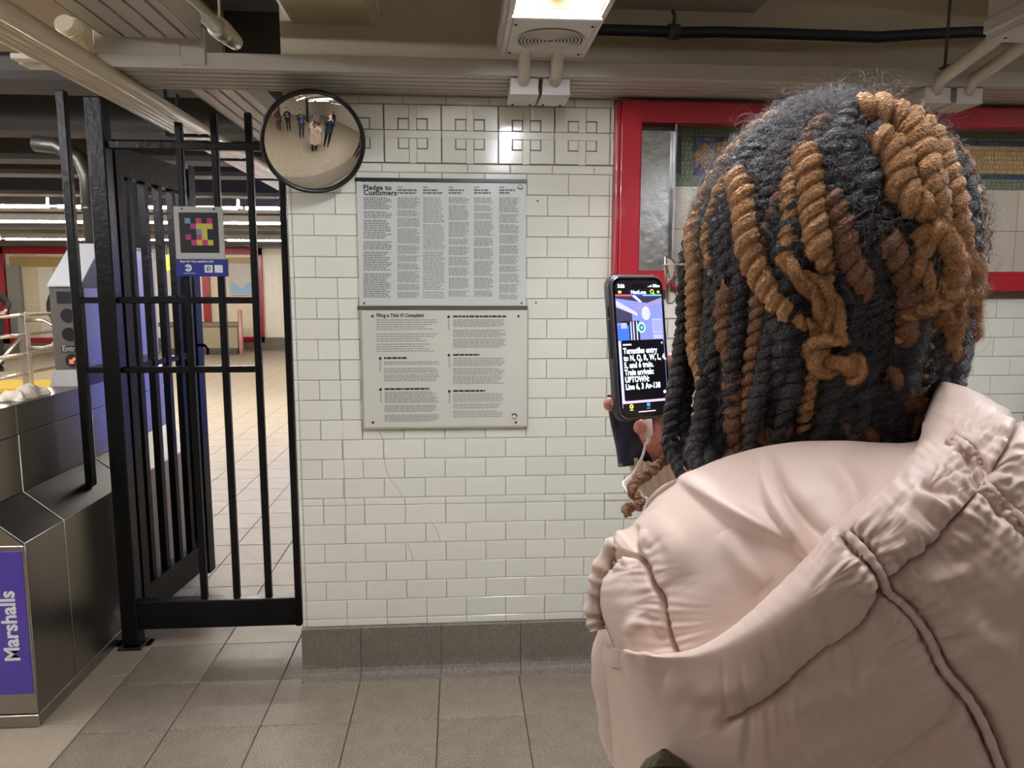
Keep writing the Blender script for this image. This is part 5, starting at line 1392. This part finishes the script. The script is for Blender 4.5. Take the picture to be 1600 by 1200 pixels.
scr('home_bar', R4(-.012, .014, vy(648.5), vy(647)), (240,240,244), 1.0, 7)
m_stx = mat('screen_text', (226,246,255), 0.3, emit=((226,246,255), 1.2)); m_sty = mat('screen_yellow', (255,244,110), 0.3, emit=((250,236,90), 1.0))
def stx(body, u, y, size, m_, bold=.0003, ax='LEFT', lay=9, sx=1.0, space=1.0):
    w_ = .00672+.00012*lay
    return text('screen_text', body, size, m_, fo, ph(u, vy(y), w_), prt, pup, bold, ax, 0.0, sx, space=space)
for i, ln_ in enumerate(('Turnstiles entry', 'to N, Q, R, W, L, 4,', '5, and 6 train.', 'Train arrivals:', 'UPTOWN:', 'Line 6, 3 Av-138')):
    stx(ln_, -.0295, 552.5+i*11.6, .0098, m_stx, .00036, sx=0.78, space=1.04)
stx('3:26', -.0315, 446, .0060, m_stx); stx('5G', .022, 445, .0048, m_stx); stx('NaviLens', -.0005, 456, .0062, m_stx, .0002, 'CENTER')
scr('battery', R4(.0285, .0330, vy(445), vy(442)), (236,240,246), 1.0, 6)
for k in range(4): scr('signal_bar', R4(.0145+k*.0016, .0155+k*.0016, vy(445), vy(444-k*.8)), (236,240,246), 1.0, 6)
scr('menu_icon', R4(-.0310, -.0262, vy(455), vy(451)), (236,226,120), 1.0, 6); scr('help_icon', R4(.0285, .0320, vy(455), vy(451)), (236,226,120), 1.0, 6)
b = MB(); b.tube([ph(.0205+.0024*math.cos(q), vy(452.3)+.0024*math.sin(q), .0074) for q in np.linspace(0, 6.28, 16, endpoint=False)], .0005, 5, closed=True); b.tube([ph(.0222,vy(454.4),.0074), ph(.0244,vy(457),.0074)], .0005, 5); b.build('search_icon', m_sty, fo)
scr('card_label', R4(-.0295, -.0165, vy(539.5), vy(537)), (214,236,240), 1.0, 8)
scr('card_close', [(.0305+.0013*math.cos(q), vy(537)+.0013*math.sin(q)) for q in np.linspace(0, 6.28, 10, endpoint=False)], (236,240,246), 1.0, 8)
scr('card_gear', [(.0300+.0022*math.cos(q), vy(618)+.0022*math.sin(q)) for q in np.linspace(0, 6.28, 12, endpoint=False)], (236,240,246), 1.0, 8)
b = MB(); b.tube([ph(-.0225+.0021*math.cos(q), vy(638)+.0021*math.sin(q), .0077) for q in np.linspace(0, 6.28, 14, endpoint=False)], .0008, 5, closed=True); b.build('tab_icon', m_sty, fo)
scr('tab_label', R4(-.0250, -.0198, vy(644.5), vy(643)), (240,232,120), 1.0, 7)
scr('tab_icon', [(.0035+.0030*math.cos(q), vy(637)+.0026*math.sin(q)) for q in np.linspace(0, 6.28, 12, endpoint=False)], (60,150,220), 1.0, 7)
scr('tab_label', R4(.0005, .0065, vy(643.5), vy(642.5)), (110,150,220), 0.9, 7)

# charging cable
m_wcab = mat('white_plastic', (232,228,220), 0.45)
cbl = thing('charging_cable', 'thin white charging cable plugged into the bottom of the raised phone', 'cable', tuple(ph(.0, -.1, 0)))
b = MB(); G = []
for v in (-.0895, -.0915, -.1085, -.1105):
    ins = .0008 if v in (-.0895, -.1105) else 0
    G.append([ph(.0025+(.0062-ins)*math.copysign(abs(math.cos(q))**.6, math.cos(q)), v, .010+(.0040-ins)*math.copysign(abs(math.sin(q))**.6, math.sin(q))-.006) for q in np.linspace(0, 2*math.pi, 16, endpoint=False)])
b.grid(G, True, True); b.build('plug', m_wcab, cbl)
b = MB()
cpt = [ph(.0025,-.108,.004), ph(.0025,-.118,.004), P3(1009,694,.925), P3(1004,712,.92), P3(992,735,.91), P3(981,748,.90), P3(974,754,.895), P3(976,762,.885), P3(985,775,.875), P3(997,792,.865), P3(1020,820,.86), P3(1060,860,.87), P3(1100,940,.90)]
b.tube(crv(np.array(cpt), 90), .0017, 8); b.tube([cpt[0], cpt[1], cpt[1]+(cpt[2]-cpt[1])*.2], [.0030,.0026,.0018], 8); b.build('cord', m_wcab, cbl)
# navy pouch behind the phone
po_ = thing('navy_pouch', 'small dark navy pouch hanging behind the bottom of the raised phone', 'pouch', tuple(P3(1003, 690, .975)))
b = MB(); Gc = P3(1000, 676, .975); G = []
for j in range(15):
    v = j/14; row = []
    for i in range(40):
        q = 2*math.pi*i/40
        hw = .0435-.008*v+.0015*math.sin(6*v); th = .013*math.sin(math.pi*min(.97, max(.05, .12+.8*v)))**.5+.002
        x = hw*math.copysign(abs(math.cos(q))**.6, math.cos(q)); y = th*math.copysign(abs(math.sin(q))**.7, math.sin(q))
        row.append(Gc+_R*(x+.006*v)+_F*(y+.002*math.sin(20*x*10+4*v))+_U*(.050-.090*v+.006*v*x/.04))
    G.append(row)
b.grid(G, True, True)
n_ = 40; o_ = len(b.v)-15*40
b.f.append(tuple(range(o_, o_+40))); b.mi.append(0); b.smooth.append(False); b.f.append(tuple(range(o_+14*40, o_+15*40))[::-1]); b.mi.append(0); b.smooth.append(False)
b.build('pouch_body', mat('navy_nylon', (30,34,56), 0.5, bump=0.3, bscale=90), po_)
b = MB(); b.tube([Gc+_R*(x*.044)+_F*-.014+_U*(.030-.004*math.cos(x*2)) for x in np.linspace(-1, 1, 15)], .0022, 6); b.build('pouch_zip', mat('grey_zip', (70,70,78), 0.4), po_)
# olive bag against the coat, only its top edge in the picture
bg = thing('shoulder_bag', 'dark olive brown bag at the bottom edge against the pink coat, only its top shown', 'bag', tuple(P3(1040, 1290, .585)))
b = MB(); G = []; Bc = P3(1038, 1290, .60)
for j in range(17):
    v = j/16; row = []
    for i in range(44):
        q = 2*math.pi*i/44
        sh = max(.004, math.sin(math.pi*v))**.5
        row.append(Bc+_R*(.036*sh*math.copysign(abs(math.cos(q))**.8, math.cos(q)))+_F*(.022*sh*math.sin(q))+_U*(.062-.16*v))
    G.append(row)
b.grid(G, True, True); b.build('bag_body', mat('olive_leather', (96,84,60), 0.55, bump=0.9, bscale=240, var=0.2, vscale=90), bg)
b = MB(); b.tube([Bc+_R*(.034*math.cos(q))+_F*-.018+_U*(.040+.016*math.sin(q)) for q in np.linspace(.15, math.pi-.15, 16)], .0022, 6); b.build('bag_seam', mat('olive_dark', (40,34,24), 0.6), bg)
# ================================================================== HAIR
AX, AY, AZ = 0.140, 0.145, 0.168
AZD = 0.20
def env_scale(P):
    """how far out a point lies, 1 = on the outside of the mass of hair"""
    d = np.asarray(P)-HC; z = d[..., 2]; lo = np.clip(-z/0.22, 0, 1.4)
    ax = AX*(1-.06*lo); ay = AY*(1-.30*lo)
    rr = (d[..., 0]/ax)**2+(d[..., 1]/ay)**2
    return np.sqrt(rr+np.where(z > 0, (z/AZ)**2, (np.minimum(z, 0)/0.9)**2))
def on_hair(px, py, sc=1.0, back=False):
    """where the sight line first meets the mass of hair (or passes nearest to it)"""
    ds = np.linspace(.52, 1.0, 481); r = P3(px, py, 1.0)-CAM; P = CAM+r[None]*ds[:,None]
    e = env_scale(P); k = np.argmax(e < sc)
    if e[k] >= sc: k = np.argmin(e)
    return P[k]
m_hb = mat('hair_black', (40,37,41), 0.46, bump=1.6, bscale=420, var=0.25, vscale=120, spec=0.6)
m_hc = mat('hair_caramel', (204,154,104), 0.5, bump=1.6, bscale=420, var=0.22, vscale=150)
m_hd = mat('hair_dark_brown', (142,100,70), 0.55, bump=1.6, bscale=420, var=0.25, vscale=150)
hair = None
b = MB(); G = []
for j in range(26):
    row = []
    for i in range(48):
        q = 2*math.pi*i/48
        if j < 16:
            ph_ = math.pi/2*j/15; p = HC+np.array([AX*.80*math.sin(ph_)*math.cos(q), AY*.78*math.sin(ph_)*math.sin(q), AZ*.86*math.cos(ph_)])
        else:
            u = (j-15)/10; p = HC+np.array([AX*(.82-.06*u)*math.cos(q)+.016*u, AY*(.80-.26*u)*math.sin(q)+.02*u, -.195*u])
            if math.cos(q)*FD[0]+math.sin(q)*FD[1] > 0.35: p[0] += .045*min(1, 3*u)*-FD[0]; p[1] += .03*min(1, 3*u)*-FD[1]
        row.append(p*1.0+.004*np.array([math.sin(9*q+j), math.cos(7*q+2*j), 0]))
    G.append(row)
b.grid(G, True, True)
hair = b.build('hair', m_hb, wo)

fib = {'b': [], 'c': [], 'd': []}          # loose fibres by colour: lists of point arrays
nrs = np.random.RandomState(3)
twn = 0
def twist(path, R, colr, pitch=None, taper=(0.75, 0.7), fuzz=40, coil=0.0, split=None, rough=1.0, segs=12):
    """a two-strand twist wound round a path; colr b/c/d; split = share of its length after which the colour turns"""
    global twn
    path = np.asarray(path, float)
    path = crv(path, max(24, len(path)*12))
    seg = np.linalg.norm(np.diff(path, axis=0), axis=1); s = np.concatenate([[0], np.cumsum(seg)]); L = s[-1]
    pitch = pitch or R*2.9
    n = max(12, int(L/pitch*11)); t = np.linspace(0, L, n)
    C_ = np.stack([np.interp(t, s, path[:, k]) for k in range(3)], 1)
    tan = np.gradient(C_, axis=0); tan /= np.linalg.norm(tan, axis=1)[:,None]+1e-12
    a = nz(np.cross(tan[0], (0.3, 0.2, 0.93))); A = []
    for i in range(n):
        a = a-tan[i]*(a@tan[i]); a = a/(np.linalg.norm(a)+1e-12); A.append(a)
    A = np.array(A); B = np.cross(tan, A)
    u = t/L
    prof = np.minimum(1, np.minimum(taper[0]+(1-taper[0])*u/.10, 1)) * np.where(u > .8, 1-(1-taper[1])*(u-.8)/.2, 1.0)
    ph0 = nrs.uniform(0, 6.28); seeds = nrs.uniform(0, 6.28, 6)
    b = MB(); hand_ = 1
    nr_ = max(3, segs//4)
    for st in (0, 1):
        th = ph0+st*math.pi+hand_*2*math.pi*t/pitch
        wob = 1+.10*np.sin(t*140+seeds[st])+.07*np.sin(t*263+seeds[2+st])
        ro = R*.54*prof; rs = R*.52*prof*wob
        D = A*np.cos(th)[:,None]+B*np.sin(th)[:,None]
        S = C_+D*ro[:,None]
        ts = np.gradient(S, axis=0); ts /= np.linalg.norm(ts, axis=1)[:,None]+1e-12
        d1 = D-ts*np.sum(D*ts, axis=1)[:,None]; d1 /= np.linalg.norm(d1, axis=1)[:,None]+1e-12
        d2 = np.cross(ts, d1)
        G = []
        for k in range(segs):
            q = 2*math.pi*k/segs
            rk = rs*(1+.05*np.sin(3*q+t*90+seeds[4])+.075*np.cos(nr_*q+seeds[5]+t*25)+.045*np.cos((nr_+2)*q+seeds[1]-t*35))
            G.append(S+d1*(math.cos(q)*rk*1.05)[:,None]+d2*(math.sin(q)*rk*1.12)[:,None])
        G = np.swapaxes(np.array(G), 0, 1)
        o0 = len(b.f)
        b.grid(G.tolist(), True, True)
        if split:
            for f_ in range(o0, len(b.f)):
                if (f_-o0)//segs > split*n: b.mi[f_] = 1
        o = len(b.v)-n*segs
        b.f.append(tuple(o+n*segs-segs+k for k in range(segs))); b.mi.append(0); b.smooth.append(True)
        # loose fibres lying along the strand
        for _ in range(fuzz):
            i0 = nrs.randint(0, max(1, n-8)); ln = nrs.randint(6, 16); i1 = min(n, i0+ln)
            idx = np.arange(i0, i1)
            if len(idx) < 4: continue
            q0 = nrs.uniform(-1.9, 1.9); dq = nrs.uniform(-.10, .10)
            qq = q0+dq*np.arange(len(idx))
            off = rs[idx]*(1.02+abs(nrs.normal(0, .05)))+np.linspace(0, 1, len(idx))**2*abs(nrs.normal(0, .0007))*rough
            pts = S[idx]+d1[idx]*(np.cos(qq)*off*1.05)[:,None]+d2[idx]*(np.sin(qq)*off*1.12)[:,None]
            pts = pts+nrs.normal(0, .00035, pts.shape)
            key = colr if not split or i0 < split*n else split_key[0]
            fib[key].append(pts)
    mm = {'b': m_hb, 'c': m_hc, 'd': m_hd}[colr]
    o = b.build('twist', [mm, {'b': m_hb, 'c': m_hc, 'd': m_hd}[split_key[0]]] if split else mm, hair); twn += 1
    return o
split_key = ['b']
def lay(pts, sc=1.0, R=.011, colr='c', **kw):
    P = [on_hair(x, y, sc) for x, y in pts]
    kw.setdefault('segs', 28); kw.setdefault('pitch', R*2.35); kw.setdefault('taper', (.75, .4))
    return twist(P, R, colr, **kw)
# --- the caramel twists one can pick out, along their ways in the picture
lay([(1150,268),(1157,290),(1162,318),(1167,365),(1174,400),(1191,435),(1216,470),(1244,498),(1275,512)], 1.02, .0125, 'c', fuzz=90)
lay([(1098,318),(1090,345),(1086,375),(1088,435),(1088,487),(1087,510),(1090,547),(1098,575),(1104,600)], 1.0, .0110, 'c', fuzz=80, taper=(.6,1.1))
lay([(1140,278),(1130,300),(1119,332),(1112,365),(1114,405),(1118,440)], .985, .0100, 'c', fuzz=60)
lay([(1258,232),(1261,255),(1266,290),(1270,330),(1276,365),(1283,400),(1290,425)], 1.03, .0122, 'c', fuzz=90)
lay([(1240,275),(1237,300),(1238,330),(1234,372),(1228,405),(1234,432)], 1.0, .0102, 'c', fuzz=70)
lay([(1228,405),(1240,425),(1262,446),(1278,468),(1289,490),(1290,520)], 1.065, .0078, 'c', pitch=.06, fuzz=80, rough=2)
lay([(1246,428),(1272,440),(1290,452),(1303,472),(1307,500),(1312,522),(1322,540)], 1.075, .0066, 'c', pitch=.07, fuzz=70, rough=2)
lay([(1322,524),(1300,526),(1280,540),(1270,556),(1280,572),(1300,572),(1318,566),(1336,575),(1334,592),(1322,598)], 1.07, .0100, 'c', pitch=.05, fuzz=90, rough=2)
lay([(1296,298),(1304,325),(1314,350),(1322,380),(1330,410),(1345,440),(1353,470)], 1.01, .0110, 'd', fuzz=60)
lay([(1342,163),(1362,166),(1392,176),(1415,190),(1430,214),(1438,246),(1450,274),(1460,312),(1468,345),(1466,372)], 1.04, .0135, 'c', fuzz=110)
lay([(1372,206),(1386,222),(1399,240),(1406,264),(1408,290),(1420,312),(1436,322),(1452,345)], 1.05, .0130, 'c', fuzz=100)
lay([(1404,172),(1428,188),(1448,206),(1468,238),(1482,284),(1492,330),(1502,382),(1510,420)], 1.0, .0118, 'c', fuzz=90)
lay([(1470,222),(1488,240),(1508,272),(1520,316),(1520,356),(1524,400)], .985, .0105, 'd', fuzz=70)
lay([(1452,344),(1462,362),(1476,380),(1488,400),(1490,430),(1478,460),(1462,476),(1448,492)], 1.04, .0112, 'c', fuzz=90, rough=2.5)
lay([(1500,390),(1516,415),(1522,440),(1516,470),(1508,500),(1500,530)], 1.0, .0095, 'c', fuzz=90, rough=3)
lay([(1436,405),(1440,430),(1450,455),(1446,480),(1428,490),(1408,492)], 1.05, .0082, 'c', pitch=.05, fuzz=80, rough=2.5)
lay([(1388,362),(1398,400),(1412,430),(1421,455),(1416,480),(1416,505),(1420,530),(1424,555)], 1.0, .0112, 'd', fuzz=60)
lay([(1384,580),(1396,590),(1408,605),(1419,625),(1432,638),(1446,640)], 1.03, .0085, 'd', pitch=.05, fuzz=50)
lay([(1145,440),(1138,470),(1135,500),(1138,530),(1146,557),(1150,596),(1150,638),(1147,680),(1156,712)], .99, .0125, 'd', fuzz=70)
lay([(1184,664),(1196,678),(1210,680),(1222,670),(1228,660)], 1.03, .0095, 'd', pitch=.045, fuzz=50)
lay([(1306,668),(1325,674),(1345,678),(1372,690)], 1.03, .0090, 'd', pitch=.045, fuzz=40)
twist([P3(x, y, .755) for x, y in ((1502,455),(1510,478),(1497,495),(1488,512),(1496,530),(1506,552),(1501,568),(1486,578),(1484,592),(1478,608))], .0058, 'c', pitch=.03, fuzz=40, segs=20)
twist([P3(x, y, .77) for x, y in ((1490,470),(1512,464),(1530,456),(1546,448))], .0080, 'c', pitch=.04, fuzz=130, rough=4, segs=20, taper=(.8,.3))
for (x, y, dx) in ((1490,440,16),(1510,430,14),(1498,478,-12),(1514,486,10),(1480,520,14),(1470,470,12)):
    lay([(x-dx,y-30),(x,y-12),(x+dx*.6,y+4),(x+dx*.2,y+24),(x+dx,y+44)], 1.03, .0080, 'c', pitch=.04, fuzz=70, rough=3.5)
# thin long ends over the left shoulder
P_ = [P3(1056,690,.80), P3(1048,708,.80), P3(1030,726,.80), P3(1012,741,.79), P3(995,753,.79), P3(988,766,.78), P3(998,781,.775), P3(1000,790,.77), P3(978,795,.765), P3(982,806,.76)]
twist(P_, .0060, 'd', pitch=.02, fuzz=30)
P_ = [P3(1088,340,.80), P3(1076,390,.80), P3(1071,440,.80), P3(1069,490,.80), P3(1064,545,.80), P3(1056,600,.80), P3(1048,655,.80), P3(1050,695,.80), P3(1064,730,.785)]
twist(P_, .0092, 'b', pitch=.024, fuzz=50)
P_ = [P3(1082,430,.81), P3(1078,500,.81), P3(1076,570,.81), P3(1070,630,.805), P3(1072,690,.795), P3(1080,730,.78)]
twist(P_, .0085, 'b', pitch=.024, fuzz=40)
P_ = [P3(1100,590,.75), P3(1100,630,.755), P3(1094,670,.755), P3(1084,705,.755), P3(1094,735,.735)]
twist(P_, .0095, 'b', pitch=.024, fuzz=40)
P_ = [P3(1118,600,.77), P3(1120,650,.77), P3(1112,690,.765), P3(1108,725,.735)]
twist(P_, .0085, 'b', pitch=.024, fuzz=40)
P_ = [P3(1040,680,.79), P3(1043,705,.79), P3(1056,722,.785), P3(1066,750,.77)]
twist(P_, .0062, 'b', pitch=.02, fuzz=30)
# --- the rest: black twists (some brown) all round the head, rooted on the scalp
crown = nz((0.22, -0.10, 0.97))
def meridian(az, pol0, sc, zend, sway, seed):
    r = np.random.RandomState(seed); out = []
    e1 = nz(np.cross(crown, (0, 1, 0))); e2 = np.cross(crown, e1)
    pol = pol0
    while pol < 1.62:
        d = crown*math.cos(pol)+(e1*math.cos(az)+e2*math.sin(az))*math.sin(pol)
        if d[2] < 0.02 and len(out) > 2: break
        k = sc*min(1, .80+.22*min(1, (pol-pol0)/.22))
        out.append(HC+np.array([AX*d[0], AY*d[1], AZ*d[2]])*k); pol += .16
    p = out[-1]; z0 = p[2]; n = max(2, int((z0-zend)/.028))
    dx, dy = p[0]-HC[0], p[1]-HC[1]
    for i in range(1, n+1):
        u = i/n; lo = min(1.3, (HC[2]-(z0+(zend-z0)*u))/.22)
        out.append(np.array([HC[0]+dx*(1-.06*lo)+sway*math.sin(3.1*u+seed)*u, HC[1]+dy*(1-.30*max(0, lo))+sway*math.cos(2.3*u+seed)*u, z0+(zend-z0)*u]))
    return out
cnt = 0
for k in range(150):
    pol0 = math.acos(1-1.02*(k+.5)/150); az = k*2.399963
    sc = rnd.uniform(.93, .985)
    P = meridian(az, max(.04, pol0), sc, 0, 0, k) if False else None
    e1 = nz(np.cross(crown, (0, 1, 0))); e2 = np.cross(crown, e1)
    dr = e1*math.cos(az)+e2*math.sin(az)
    if dr[0]*FD[0]+dr[1]*FD[1] > .80 and pol0 > .5: continue
    side = dr[0]
    if dr[1] < -.2: zend = rnd.uniform(1.335, 1.40)
    elif side > .5: zend = rnd.uniform(1.36, 1.43)
    else: zend = rnd.uniform(1.34, 1.43)
    P = meridian(az, max(.04, pol0), sc, zend, rnd.uniform(.006, .018), k)
    c_ = 'b' if rnd.random() < (.86 if dr[1] < 0 else .7) else ('d' if rnd.random() < .6 else 'c')
    R_t = rnd.uniform(.0085, .0125)
    twist(P, R_t, c_, pitch=R_t*rnd.uniform(2.2, 3.3), fuzz=30 if dr[1] < .35 else 8, taper=(.8, .55), rough=1.6)
    cnt += 1
# --- fine frizz: curly loose hairs over the crown, flyaways round the outline
def frizz(n, key, where, rl=(.003, .008), ln=(.02, .05), lift=.004):
    for _ in range(n):
        p0 = where()
        if p0 is None: continue
        nn = (p0-HC)/np.array([AX, AY, AZ])**2; nn = nz(nn)
        t = nz(np.cross(nn, nrs.normal(size=3))); t2 = np.cross(nn, t)
        m_ = 16; L = nrs.uniform(*ln); r = nrs.uniform(*rl); w_ = nrs.uniform(1.2, 3.2); p1 = nrs.uniform(0, 6.28)
        u = np.linspace(0, 1, m_); q = p1+2*math.pi*w_*u
        pts = p0+np.outer(u*L, t)+np.outer(r*np.cos(q), t2)+np.outer(r*np.sin(q)*.8+lift*u*nrs.uniform(0, 1.6), nn)
        fib[key].append(pts)
def crown_pt(lo=-.05, sc=(.98, 1.03)):
    d = nrs.normal(size=3); d /= np.linalg.norm(d)
    if d[2] < lo: return None
    return HC+np.array([AX, AY, AZ])*d*nrs.uniform(*sc)
def left_top():
    p = crown_pt(.15, (.97, 1.04))
    if p is None: return None
    a = proj(p)
    return p if a[0] < 1345 else None
frizz(12000, 'b', left_top, (.002, .0055), (.012, .035), .004)
frizz(2600, 'b', lambda: crown_pt(.0, (.98, 1.02)), (.003, .008), (.02, .05), .006)
frizz(700, 'b', lambda: crown_pt(-.3, (1.0, 1.04)), (.004, .012), (.03, .07), .012)
def right_low():
    return on_hair(nrs.uniform(1440, 1520), nrs.uniform(400, 520), 1.02)
frizz(160, 'c', right_low, (.002, .006), (.012, .035), .008)
m_hbf = mat('hair_black_fibre_lit', (94,89,91), 0.34, spec=0.9)  # black hair greyed, the light from above put into the colour
def rear():
    return on_hair(nrs.uniform(1085, 1500), nrs.uniform(240, 660), .935)
frizz(5000, 'b', rear, (.002, .005), (.012, .03), .004)
for key, nm, mm in (('b', 'black_frizz', m_hbf), ('c', 'caramel_frizz', m_hc), ('d', 'brown_frizz', m_hd)):
    L_ = fib[key]
    hc_ = bpy.data.hair_curves.new(nm); hc_.add_curves([len(x) for x in L_])
    P = np.concatenate(L_).astype(np.float32)
    hc_.attributes['position'].data.foreach_set('vector', P.ravel())
    ra = hc_.attributes.new('radius', 'FLOAT', 'POINT')
    rr_ = np.concatenate([np.linspace(1, .35, len(x)) for x in L_]).astype(np.float32)*.00015
    ra.data.foreach_set('value', rr_)
    hc_.materials.append(mm)
    o = bpy.data.objects.new(nm, hc_); C.objects.link(o); adopt(o, hair); o['kind'] = 'stuff'
